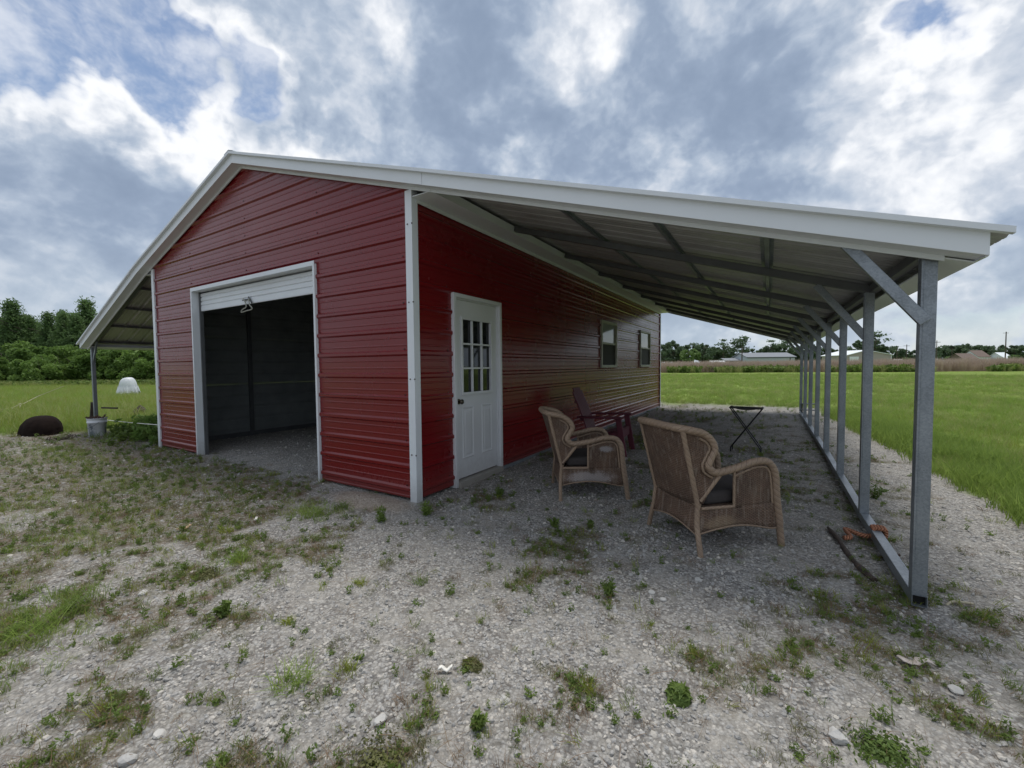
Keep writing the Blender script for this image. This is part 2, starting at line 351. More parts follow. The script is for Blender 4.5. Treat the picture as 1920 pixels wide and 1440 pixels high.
Z+= .05*np.exp(-(((X+.45)/.5)**2+((Y+.22)/.16)**2))      # sandy bump in front of the wall
vid=np.arange(X.size).reshape(X.shape); quads=np.stack([vid[:-1,:-1],vid[:-1,1:],vid[1:,1:],vid[1:,:-1]],-1).reshape(-1,4)
fm=(Lm[:-1,:-1]+Lm[1:,1:]).reshape(-1)/2
def f_ground(t,b):
    P=geo(t); lawn=t.attr('lawn'); moss=t.attr('moss')
    P2=t.vm('ADD',P,t.vm('SCALE',t.noise(P,25,2,.5,col=True),scale=.012))
    vc=t.vor(P2,75,out='Color'); vd=t.vor(P2,75); v2c=t.vor(P2,34,out='Color'); v2d=t.vor(P2,34)
    s=t.N('ShaderNodeSeparateColor'); t.l.new(vc,s.inputs[0]); s2=t.N('ShaderNodeSeparateColor'); t.l.new(v2c,s2.inputs[0])
    big=t.noise(P,1.7,4,.6); med=t.noise(P,9,4,.65); fine=t.noise(P,120,3,.7)
    g=t.mix(t.math('POWER',s.outputs[0],1.4),(.155,.15,.143),(.47,.46,.44))
    g=t.mix(t.mr(s.outputs[1],.78,.95,0,.7),g,(.66,.62,.56))
    g2=t.mix(s2.outputs[0],(.21,.203,.19),(.49,.475,.445)); g=t.mix(t.mr(s2.outputs[2],.6,.7,0,.85),g,g2)
    g=t.mix(t.mr(vd,.35,.75,0,.6),g,(.13,.118,.105))
    dust=t.mix(fine,(.30,.282,.25),(.42,.398,.362)); g=t.mix(t.mr(t.math('ADD',t.math('MULTIPLY',big,.5),t.math('MULTIPLY',med,.5)),.47,.64,.0,.72),g,dust)
    dk=t.mr(t.noise(P,3.1,4,.7),.55,.75,0,.35); g=t.mix(dk,g,(.19,.16,.135))
    sv=t.vm('LENGTH',t.vm('MULTIPLY',t.vm('SUBTRACT',P,(-.42,-.24,0.)),(1.9,4.5,0.)),out=1); g=t.mix(t.mr(t.math('ADD',sv,t.math('MULTIPLY',med,.8)),1.1,1.6,.5,0.,True),g,t.mix(fine,(.34,.26,.19),(.46,.37,.28)))
    # dead stems / moss layer
    mc=t.mix(t.noise(P,17,4,.7),(.085,.10,.032),(.19,.155,.09)); mc=t.mix(t.mr(fine,.4,.7),mc,(.045,.04,.028)); mc=t.mix(t.mr(t.noise(P,6,3,.6),.5,.68,0,.8),mc,(.17,.11,.08))
    mk=t.math('MULTIPLY',moss,t.mr(t.noise(P,38,4,.7),.36,.58,.15,1.)); g=t.mix(mk,g,mc)
    ln=t.mix(t.noise(P,.8,5,.65),(.12,.19,.034),(.26,.34,.075)); ln=t.mix(t.mr(t.noise(P,14,4,.7),.4,.7,0,.5),ln,(.07,.11,.02))
    ln=t.mix(t.mr(t.noise(P,.12,4,.6),.45,.65,0,.35),ln,(.24,.27,.07))
    g=t.mix(t.math('MULTIPLY',lawn,t.mr(t.math('ADD',lawn,t.noise(P,11,3,.6)),.55,1.0)),g,ln)
    t.set(b.inputs['Base Color'],g)
    h=t.math('SUBTRACT',t.math('MULTIPLY',s2.outputs[1],.5),t.math('ADD',t.math('MULTIPLY',vd,.6),t.math('MULTIPLY',v2d,.9)))
    h=t.math('ADD',h,t.math('MULTIPLY',fine,.25)); bump(t,b,h,.85,.014)
groundm=mat('gravel_soil_and_turf',(.3,.3,.3),.95,fn=f_ground,spec=.15)
def ground(name,sel):
    q=quads[sel]; u,inv=np.unique(q,return_inverse=True); inv=inv.reshape(-1,4)
    me=bpy.data.meshes.new(name); me.vertices.add(len(u)); me.vertices.foreach_set('co',np.stack([X.ravel()[u],Y.ravel()[u],Z.ravel()[u]],-1).ravel())
    me.loops.add(inv.size); me.loops.foreach_set('vertex_index',inv.ravel()); me.polygons.add(len(inv)); me.polygons.foreach_set('loop_start',np.arange(len(inv))*4)
    me.polygons.foreach_set('loop_total',np.full(len(inv),4)); me.polygons.foreach_set('use_smooth',np.ones(len(inv),bool))
    for nm,A in (('lawn',Lm),('moss',Mo)):
        a=me.attributes.new(nm,'FLOAT','POINT'); a.data.foreach_set('value',A.ravel()[u].astype(np.float32))
    me.materials.append(groundm); me.update(); me.validate(); o=bpy.data.objects.new(name,me); C.objects.link(o); o['kind']='structure'; return o
ground('gravel_yard',fm<.5); ground('grass_field',fm>=.5)
def gh(x,y):
    return float(gz(x,y))
# ------------------------------------------------------------------ BARN
barn=empty('metal_barn',(0,0,0),label='red ribbed steel barn with white trim, roll-up door and two lean-to roofs',cat='barn')
WX,LY=-6.04,10.91; PIT_=.2286; RIDX=-3.02
def T(x):
    if x>.28: return 3.085-.318*(x-.28)
    if x<-6.32: return 3.085-.372*(-6.32-x)
    return 4.115-.312*abs(x-RIDX)
def prof(off,lo,hi):
    """(s,o) break points of the ribbed sheet between lo and hi, ribs centred at off+k*pitch"""
    base=[(-.031,0),(-.013,.019),(.013,.019),(.031,0),(.068,0),(.073,.0035),(.083,.0035),(.088,0),(.1445,0),(.1495,.0035),(.1595,.0035),(.1645,0)]
    k0=int(math.floor((lo-off)/PIT_))-1; k1=int(math.ceil((hi-off)/PIT_))+1; a=[]
    for k in range(k0,k1+1): a+=[(off+k*PIT_+s,o) for s,o in base]
    xs=[q[0] for q in a]; ys=[q[1] for q in a]
    f=lambda s:float(np.interp(s,xs,ys))
    return [(lo,f(lo))]+[q for q in a if lo<q[0]<hi]+[(hi,f(hi))]
def wall(pieces,pt,bands,flip=False,extra=0,split=True):
    for bi,(b0,b1) in enumerate(bands):
        groups={}
        for (z0,z1,f0,f1,g) in pieces:
            lo,hi=max(z0,b0+.001),min(z1,b1-.001)
            if hi-lo<.01: continue
            groups.setdefault(g,[]).append((lo,hi,f0,f1))
        for g,ps in groups.items():
            mb=MB(); e=.0015*(bi%2)
            for lo,hi,f0,f1 in ps:
                pr=prof(.09,lo,hi)
                for (za,oa),(zb,ob) in zip(pr[:-1],pr[1:]):
                    for lay,mi in ((0,0),(-.004,1)):
                        q=[pt(f0(za),za,oa+e+lay),pt(f1(za),za,oa+e+lay),pt(f1(zb),zb,ob+e+lay),pt(f0(zb),zb,ob+e+lay)]
                        if (mi==1)!=flip: q=q[::-1]
                        mb.quad(q,mi)
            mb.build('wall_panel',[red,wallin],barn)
BANDS=[(0.,1.0144),(1.0144,1.9288),(1.9288,2.8432),(2.8432,3.7576),(3.7576,4.2)]
K=lambda v:(lambda z:v)
G0,G1,GH=-4.60,-1.535,2.524
GB=lambda z:(3.995-z)/.312
gl=lambda z: max(WX,RIDX-GB(z)); gr=lambda z:min(0.,RIDX+GB(z))
# front
wall([(-.06,GH,K(WX),K(G0),'a'),(-.06,GH,K(G1),K(0.),'b'),(GH,3.05,K(WX),K(0.),'c'),(3.05,3.99,gl,gr,'c')],lambda u,z,o:(u,-o,z),BANDS)
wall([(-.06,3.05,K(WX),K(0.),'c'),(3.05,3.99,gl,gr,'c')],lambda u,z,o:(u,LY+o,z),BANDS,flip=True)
D0,D1,DT=.573,1.538,2.13
WIN=[(5.345,6.355),(8.416,9.508)]; WZ0,WZ1=1.283,2.245
HS=3.02
side=[(-.06,DT,K(0.),K(D0),'a'),(-.06,WZ0,K(D1),K(LY),'b'),(WZ0,WZ1,K(D1),K(WIN[0][0]),'b'),(WZ0,WZ1,K(WIN[0][1]),K(WIN[1][0]),'b'),(WZ0,WZ1,K(WIN[1][1]),K(LY),'b'),(DT,HS,K(0.),K(D1),'a'),(WZ1,DT,K(D1),K(LY),'b'),(max(DT,WZ1),HS,K(D1),K(LY),'b')]
wall(side,lambda u,z,o:(o,u,z),BANDS)
wall([(-.06,HS,K(0.),K(LY),'a')],lambda u,z,o:(WX-o,u,z),BANDS,flip=True)
# trims
def part(name,m,fn,bv=0):
    mb=MB(); fn(mb); o=mb.build(name,m,barn)
    if bv: bevel(o,bv)
    return o
for (cx,cy,sx,sy) in ((0,0,1,-1),(WX,0,-1,-1),(0,LY,1,1),(WX,LY,-1,1)):
    def f(mb,cx=cx,cy=cy,sx=sx,sy=sy):
        a=sorted((cx+sx*.026,cx-sx*.062)); b_=sorted((cy+sy*.026,cy+sy*.0215)); mb.box((a[0],b_[0],-.05),(a[1],b_[1],3.022))
        a2=sorted((cx+sx*.026,cx+sx*.0215)); b2=sorted((cy+sy*.0213,cy-sy*.055)); mb.box((a2[0],b2[0],-.05),(a2[1],b2[1],3.022))
        a=sorted((cx-sx*.050,cx-sx*.062)); b_=sorted((cy+sy*.0213,cy+sy*.004)); mb.box((a[0],b_[0],-.05),(a[1],b_[1],3.022))
    part('corner_trim',white,f)
# rake fascia, soffit: front & back, 4 segments
def rake(y0,y1,ysheet,segs):
    for xa,xb in segs:
        ta,tb=T(xa+1e-6) if xb>xa else T(xa),T(xb-1e-6)
        def strip(mb,ya,yb,da,db):
            # cross-section box from (T-da) to (T-db)
            mb.hexa([(xa,ya,ta-db),(xb,ya,tb-db),(xb,yb,tb-db),(xa,yb,ta-db),(xa,ya,ta-da),(xb,ya,tb-da),(xb,yb,tb-da),(xa,yb,ta-da)])
        s_=1 if y1>y0 else -1
        part('rake_fascia',white,lambda mb:strip(mb,min(y0,y0+s_*.012),max(y0,y0+s_*.012),.016,.125),.002)
        part('rake_soffit',white,lambda mb:strip(mb,min(y0+s_*.012,y1),max(y0+s_*.012,y1),.112,.122))
        if xb>3.8: xb=3.735; tb=T(xb)
        part('soffit_trim',white,lambda mb:strip(mb,min(y1,y1-s_*.012)-.0,max(y1,y1-s_*.012)+.0,.1225,.150))
segs=[(-9.50,-6.32),(-6.316,RIDX),(RIDX,.276),(.28,3.86)]
rake(-.15,-.022,-.18,segs); rake(LY+.15,LY+.022,LY+.18,segs)
# roof sheets (ribs run down the slope), one object per sheet
Y0,Y1=-.18,LY+.18; NS=12; SW=(Y1-Y0)/NS
def roofslope(xa,xb,name='roof_panel'):
    n=Vector((T(xa)-T(xb),0,xb-xa)).normalized()
    if n.z<0:n=-n
    mb=MB(); pr=prof(.06,0,SW-.003); k=SW/(.9144)
    pr=[(s,o*1.25) for s,o in prof(.06,0.001,.9144-.003)]
    A=Vector((xa,0,T(xa)-.006)); B=Vector((xb,0,T(xb)-.006))
    for (sa,oa),(sb,ob) in zip(pr[:-1],pr[1:]):
        for lay,mi in ((0,0),(-.004,1)):
            q=[A+n*(oa*.8-.004+lay)+Vector((0,sa*k,0)),B+n*(oa*.8-.004+lay)+Vector((0,sa*k,0)),B+n*(ob*.8-.004+lay)+Vector((0,sb*k,0)),A+n*(ob*.8-.004+lay)+Vector((0,sb*k,0))]
            if mi==1: q=q[::-1]
            mb.quad(q,mi)
    # front edge trim strip hanging
    o=mb.build(name,[roofw,inner],barn,loc=(0,Y0,0))
    for i in range(1,NS):
        c=o.copy(); C.objects.link(c); c.location=(0,Y0+i*SW,0)
roofslope(RIDX,.30); roofslope(.24,3.935); roofslope(-6.34,RIDX); roofslope(-9.58,-6.28)
part('ridge_cap',white,lambda mb:[mb.hexa([(RIDX-.11*s,Y0-.006,4.115+.018-.034),(RIDX,Y0-.006,4.115+.018),(RIDX,Y1,4.115+.018),(RIDX-.11*s,Y1,4.115+.018-.034),(RIDX-.11*s,Y0-.006,4.115+.026-.034),(RIDX,Y0-.006,4.115+.026),(RIDX,Y1,4.115+.026),(RIDX-.11*s,Y1,4.115+.026-.034)]) for s in (1,-1)])
# drip edge on the rake
for xa,xb in ((RIDX,.28),(.282,3.93),(-6.32,RIDX),(-9.575,-6.322)):
    part('rake_edge_trim',white,lambda mb:mb.hexa([(xa,-.186,T(xa)-.018),(xb,-.186,T(xb)-.018),(xb,-.150,T(xb)-.018),(xa,-.150,T(xa)-.018),(xa,-.186,T(xa)+.012),(xb,-.186,T(xb)+.012),(xb,-.172,T(xb)+.012),(xa,-.172,T(xa)+.012)]))
# eave trims
def eave(x,xi,zt,zb):
    s=1 if x>xi else -1
    part('eave_fascia',white,lambda mb:mb.box((min(x,x-s*.012),-.137,T(x)-.127),(max(x,x-s*.012),LY+.137,zt)))
    a,b=sorted((x-s*.0125,xi)); mk=lambda mb:mb.hexa([(a,-.0215,T(a)-.136),(b,-.0215,T(b)-.136),(b,LY+.021,T(b)-.136),(a,LY+.021,T(a)-.136),(a,-.0215,T(a)-.128),(b,-.0215,T(b)-.128),(b,LY+.021,T(b)-.128),(a,LY+.021,T(a)-.128)])
    part('eave_soffit',white,mk)
eave(3.86,3.735,T(3.86)-.02,1.842); eave(-9.50,-9.37,T(-9.50)-.02,T(-9.50)-.11)
# main eave seen under the right lean-to
part('main_eave_fascia',white,lambda mb:mb.box((.262,-.02,2.950),(.274,LY,T(.27)-.05)))
part('main_eave_soffit',white,lambda mb:mb.box((.03,-.02,2.950),(.2615,LY,2.958)))
part('main_eave_trim',white,lambda mb:mb.box((.0215,.03,2.915),(.034,LY-.03,2.949)))
part('main_eave_fascia',white,lambda mb:mb.box((-6.314,-.02,2.95),(-6.302,LY,T(-6.3)-.05)))
part('main_eave_soffit',white,lambda mb:mb.box((-6.3015,-.02,2.95),(-6.07,LY,2.958)))
# lean-to frames
PY=[.035,1.5,3.0,4.5,6.0,7.5,9.0,10.5]; PX=[3.69,3.677,3.69,3.70,3.705,3.71,3.712,3.712]
tw=.0635
def uprs(v): return v
for i,(x,y) in enumerate(zip(PX,PY)):
    top=T(x)-.105
    def fpost(mb):
        mb.box((x-tw/2,y-tw/2,0.0595),(x+tw/2,y+tw/2,top)); 
        mb.box((x-.022,y-tw/2-.0025,.2),(x-.018,y-tw/2,top-.02))
    bevel(part('post',galv,fpost),.006,2)
    xb=x-.36; 
    bevel(part('brace',galv,lambda mb:mb.beam((x-.015,y-(.05 if i==0 else .0),1.53),(xb,y-(.05 if i==0 else .0),T(xb)-.12),.056,.03,up=(0,1,0) if False else (0,1,0.0))),.003)
    yr=max(y,.03)
    bevel(part('rafter',galvd,lambda mb:mb.beam((.277,yr,T(.28)-.078),(3.70,yr,T(3.70)-.078),.06,.064)),.004)
bevel(part('base_rail',galv,lambda mb:[mb.beam((PX[k]+.002,PY[k]+(.036 if k==0 else 0),.028),(PX[k+1]+.002,PY[k+1],.028),.062,.062) for k in range(7)]),.004)
part('base_rail_end',galv,lambda mb:[mb.box((3.659,-.0,-.004),(3.723,.068,-.001)),mb.box((3.659,-.0,-.001),(3.662,.068,.0555)),mb.box((3.720,-.0,-.001),(3.723,.068,.0555)),mb.box((3.659,-.0,.056),(3.723,.068,.0590))])
part('rail_hollow_shade',blackm,lambda mb:mb.box((3.6625,.03,-.0005),(3.7195,.034,.0555)))  # black plate standing in for the shade inside the open tube
for x in (1.39,2.19,2.95):
    def hat(mb,x=x):
        z=T(x)-.022; pr=[(-.045,.008),(-.02,.008),(-.016,-.022),(.016,-.022),(.02,.008),(.045,.008)]
        for (a,b),(c,d) in zip(pr[:-1],pr[1:]): 
            mb.hexa([(x+a,.0,z+b-.002-.318*a),(x+c,.0,z+d-.002-.318*c),(x+c,LY,z+d-.002-.318*c),(x+a,LY,z+b-.002-.318*a),(x+a,.0,z+b+.001-.318*a),(x+c,.0,z+d+.001-.318*c),(x+c,LY,z+d+.001-.318*c),(x+a,LY,z+b+.001-.318*a)])
    part('hat_channel',galv,hat)
bevel(part('eave_beam',galvd,lambda mb:mb.box((3.70-.03,.07,T(3.7)-.104),(3.73,LY,T(3.7)-.045))),.004)
LX=-9.42
for y in (.03,1.5,3.,4.5,6.,7.5,9.,10.5):
    bevel(part('post',galv,lambda mb:mb.box((LX-tw/2,y-tw/2,-.05),(LX+tw/2,y+tw/2,T(LX)-.1))),.005)
    bevel(part('brace',galv,lambda mb:mb.beam((LX+.02,y,1.5),(LX+.30,y,T(LX+.30)-.12),.05,.03,up=(0,1,0))),.003)
    part('rafter',galvd,lambda mb:mb.beam((-6.325,y,T(-6.33)-.078),(LX,y,T(LX)-.078),.06,.06))
for x in (-6.95,-7.75,-8.55,-9.35):
    part('hat_channel',galvd,lambda mb:mb.box((x-.025,0,T(x)-.058),(x+.025,LY,T(x)-.018)))
# interior frame
for y in (.06,1.5,3.,4.5,6.,7.5,9.,10.6):
    for x in (WX+.05,-.055):
        part('wall_post',galvd,lambda mb:mb.box((x-.03,y-.032,0),(x+.03,y+.032,2.95)))
    part('truss',galvd,lambda mb:[mb.beam((WX+.03,y,2.95),(RIDX,y,T(RIDX)-.10),.06,.06),mb.beam((RIDX,y,T(RIDX)-.10),(-.03,y,2.95),.06,.06)])
part('wall_base_rail',galvd,lambda mb:[mb.box((WX+.02,.1,-.03),(WX+.082,LY-.05,.055)),mb.box((-.087,1.6,-.03),(-.025,LY-.05,.055)),mb.box((WX+.1,LY-.09,-.03),(-.1,LY-.03,.055))])
part('wall_foot_trim',galv,lambda mb:[mb.box((.0,D1+.03,-.03),(.022,LY-.06,.012))])
# screws (too small to pick apart): one joined part
def screws(mb):
    def s(p,n):
        a=Vector(n).orthogonal().normalized(); b_=Vector(n).cross(a); P=Vector(p)
        r=.0075; ring=[P+a*math.cos(k*math.pi/3)*r+b_*math.sin(k*math.pi/3)*r for k in range(6)]; top=[q+Vector(n)*.006 for q in ring]
        mb.quad(top); 
        for k in range(6): mb.quad([ring[k],ring[(k+1)%6],top[(k+1)%6],top[k]])
    for x in (-5.95,-4.66,-3.05,-1.48,-.13):
        for k in range(18):
            z=.09+.2286*k+.038
            if x==-3.05 and z<GH+.05: continue
            if z>T(x)-.2: continue
            if (k%2 and not abs(x+3.05)<2): continue
            s((x,-.001,z),(0,-1,0))
    for y in (.5,3.05,4.55,6.05,7.55,9.05,10.7):
        for k in range(12):
            z=.09+.2286*k+.038
            if any(a-.05<y<b_+.05 for a,b_ in WIN) and WZ0<z<WZ1: continue
            s((.001,y,z),(1,0,0))
    for k in range(4): s((.026,-.03+.0,.45+k*.75),(1,0,0)); s((-.03,-.026,.45+k*.75),(0,-1,0))
    for k in range(8): s((3.80,.4+k*1.45,1.8415),(0,0,-1))
tag(part('screw_heads',screwm,screws),kind='stuff')
# roll-up door opening
tj=.115
def gtrim(mb):
    f=.034
    mb.box((G0-.022,-f,-.04),(G0+.012,-f+.004,GH)); mb.box((G1-.012,-f,-.04),(G1+.022,-f+.004,GH))
    mb.box((G0-.022,-f-.001,GH-.022),(G1+.022,-f+.003,GH+.03))
    mb.box((G0+.0,-f+.005,-.04),(G0+.012,.09,GH-.023)); mb.box((G1-.012,-f+.005,-.04),(G1,.09,GH-.023)); mb.box((G0+.0125,-f+.005,GH-.0225),(G1-.0125,.09,GH-.012))
    mb.box((G0-.022,-f+.0045,-.04),(G0-.018,-.002,GH)); mb.box((G1+.018,-f+.0045,-.04),(G1+.022,-.002,GH))
part('door_opening_trim',white,gtrim)
GZ=2.225
def curtain(mb):
    pr=[]; z=GZ
    pr.append((z,.0)); pr.append((z+.062,.0)); z+=.07
    while z<2.49:
        pr+=[(z,.012),(z+.012,.0),(z+.05,.0),(z+.058,.012)]; z+=.066
    x0,x1=G0+.05,G1-.03; y=.075
    for (za,oa),(zb,ob) in zip(pr[:-1],pr[1:]):
        mb.quad([(x0,y+oa,za),(x1,y+oa,za),(x1,y+ob,zb),(x0,y+ob,zb)])
    mb.box((x0,y+.002,GZ-.012),(x1,y+.03,GZ+.004))
    mb.tube([(x0,.30,2.66),(x1,.30,2.66)],.17,16)
cur=part('roll_up_curtain',white,curtain)
part('door_track',galvd,lambda mb:[mb.box((G0+.02,.060,-.03),(G0+.048,.105,2.5)),mb.box((G1-.03,.093,-.03),(G1-.002,.135,2.5))])
mb=MB(); c=(-3.17,.066,GZ+.0)
mb.beam((-3.30,.062,GZ+.045),(-3.10,.062,GZ+.045),.012,.016); mb.beam((-3.13,.058,GZ+.075),(-3.05,.058,GZ-.01),.012,.02)
mb.build('door_latch',galvd,cur)
mb=MB(); mb.tube(spline([(-3.25,.05,GZ+.06),(-3.20,.045,GZ+.02),(-3.16,.04,GZ-.06),(-3.25,.035,GZ-.09),(-3.28,.035,GZ-.125),(-3.15,.035,GZ-.115),(-3.0,.035,GZ-.10),(-3.08,.04,GZ-.03),(-3.10,.05,GZ+.05)],5),.008,7); mb.build('pull_cord',mat('grey_cord',(.33,.33,.28),.8),cur)
# walk door
fx=.040
def dframe(mb):
    t=.045
    mb.box((-.06,D0,-.03),(fx,D0+t,DT)); mb.box((-.06,D1-t,-.03),(fx,D1,DT)); mb.box((-.06,D0+t+.0005,DT-t),(fx,D1-t-.0005,DT))
    # stop / brick mould step
    mb.box((-.06,D0+t+.0005,.0),(.004,D0+t+.014,DT-t-.001)); mb.box((-.06,D1-t-.014,.0),(.004,D1-t-.0005,DT-t-.001)); mb.box((-.06,D0+t+.015,DT-t-.014),(.004,D1-t-.015,DT-t-.0005))
bevel(part('door_frame',doorw,dframe),.004)
part('door_sill',mat('worn_threshold',(.32,.30,.27),.7),lambda mb:mb.box((-.06,D0+.046,-.04),(.075,D1-.046,.028)))
d0,d1=D0+.062,D1-.062; dz0,dz1=.045,DT-.062; dxo=-.010; dw=d1-d0
ly0,ly1=d0+.135*dw/.84,d1-.135*dw/.84; lz0,lz1=1.02,1.86
def dslab(mb):
    xb,xf=dxo-.04,dxo
    mb.box((xb,d0,dz0),(xf,ly0,dz1)); mb.box((xb,ly1,dz0),(xf,d1,dz1)); mb.box((xb,ly0,dz0),(xf,ly1,lz0)); mb.box((xb,ly0,lz1),(xf,ly1,dz1))
door=part('entry_door',doorw,dslab)
mb=MB(); r=.03
mb.box((dxo+.0005,ly0-r,lz0-r),(dxo+.018,ly0+.004,lz1+r)); mb.box((dxo+.0005,ly1-.004,lz0-r),(dxo+.018,ly1+r,lz1+r)); mb.box((dxo+.0005,ly0+.0045,lz0-r),(dxo+.018,ly1-.0045,lz0+.004)); mb.box((dxo+.0005,ly0+.0045,lz1-.004),(dxo+.018,ly1-.0045,lz1+r))
o=mb.build('lite_frame',doorw,door); bevel(o,.006,3)
pw=(ly1-ly0)/3; ph=(lz1-lz0)/3
for i in (1,2):
    mb=MB(); mb.box((dxo-.018,ly0+pw*i-.010,lz0+.0045),(dxo+.012,ly0+pw*i+.010,lz1-.0045)); bevel(mb.build('muntin',doorw,door),.004)
for j in (1,2):
    mb=MB()
    for i in range(3): mb.box((dxo-.018,ly0+pw*i+(.0105 if i else .0045),lz0+ph*j-.010),(dxo+.0115,ly0+pw*(i+1)-(.0105 if i<2 else .0045),lz0+ph*j+.010))
    mb.build('muntin',doorw,door)
for i in range(3):
    for j in range(3):
        mb=MB(); mb.box((dxo-.026,ly0+pw*i+.001,lz0+ph*j+.001),(dxo-.020,ly0+pw*(i+1)-.001,lz0+ph*(j+1)-.001)); mb.build('pane',glassm,door)
for (a,b_) in ((d0+.12,d0+.34),(d1-.34,d1-.12)):
    mb=MB(); z0,z1=.26,.86; o_=.009; w_=.028
    P=lambda y,z,x:(dxo+x,y,z)
    lv=[(0,.0005),(w_*.4,o_),(w_*.9,.002),(w_*1.5,.002),(w_*2.1,.007)]
    for (ia,xa),(ib,xb) in zip(lv[:-1],lv[1:]):
        for A,B in (((a,z0,1,1),(b_,z0,-1,1)),((b_,z0,-1,1),(b_,z1,-1,-1)),((b_,z1,-1,-1),(a,z1,1,-1)),((a,z1,1,-1),(a,z0,1,1))):
            g=lambda q,i_,x_:P(q[0]+q[2]*i_,q[1]+q[3]*i_,x_)
            mb.quad([g(A,ia,xa),g(B,ia,xa),g(B,ib,xb),g(A,ib,xb)])
    ib=lv[-1][0]; mb.quad([P(a+ib,z0+ib,.007),P(b_-ib,z0+ib,.007),P(b_-ib,z1-ib,.007),P(a+ib,z1-ib,.007)])
    mb.build('raised_panel',doorw,door)
mb=MB(); kz,ky=.925,d0+.055
mb.tube([(dxo,ky,kz),(dxo+.012,ky,kz)],[.032,.030],16); mb.tube([(dxo+.012,ky,kz),(dxo+.03,ky,kz),(dxo+.04,ky,kz),(dxo+.055,ky,kz),(dxo+.065,ky,kz),(dxo+.068,ky,kz)],[.012,.013,.026,.030,.022,.008],16); mb.build('door_knob',brass,door)
# windows
for (a,b_) in WIN:
    def wf(mb):
        f=.045; x0,x1=-.05,.042
        mb.box((x0,a-.012,WZ0-.012),(x1,a+f,WZ1+.012)); mb.box((x0,b_-f,WZ0-.012),(x1,b_+.012,WZ1+.012)); mb.box((x0,a+f,WZ0-.012),(x1,b_-f,WZ0+f)); mb.box((x0,a+f,WZ1-f),(x1,b_-f,WZ1+.012))
        zm=(WZ0+WZ1)/2+.02; mb.box((x0,a+f,zm-.02),(x1-.012,b_-f,zm+.02))
        mb.box((x0,a+f,zm+.0205),(.022,a+f+.02,WZ1-f)); mb.box((x0,b_-f-.02,zm+.0205),(.022,b_-f,WZ1-f))
    wn=part('window',vinyl,wf); bevel(wn,.004); zm=(WZ0+WZ1)/2+.02
    mb=MB(); mb.box((-.004,a+.05,zm+.02),(.004,b_-.05,WZ1-.045)); mb.build('pane',sashglass,wn)
    mb=MB(); mb.box((-.034,a+.045,WZ0+.045),(-.028,b_-.045,zm-.02)); mb.build('pane',glassm,wn)
    mb=MB(); mb.box((.002,a+.045,WZ0+.045),(.004,b_-.045,zm-.02)); mb.build('insect_screen',screenm,wn)
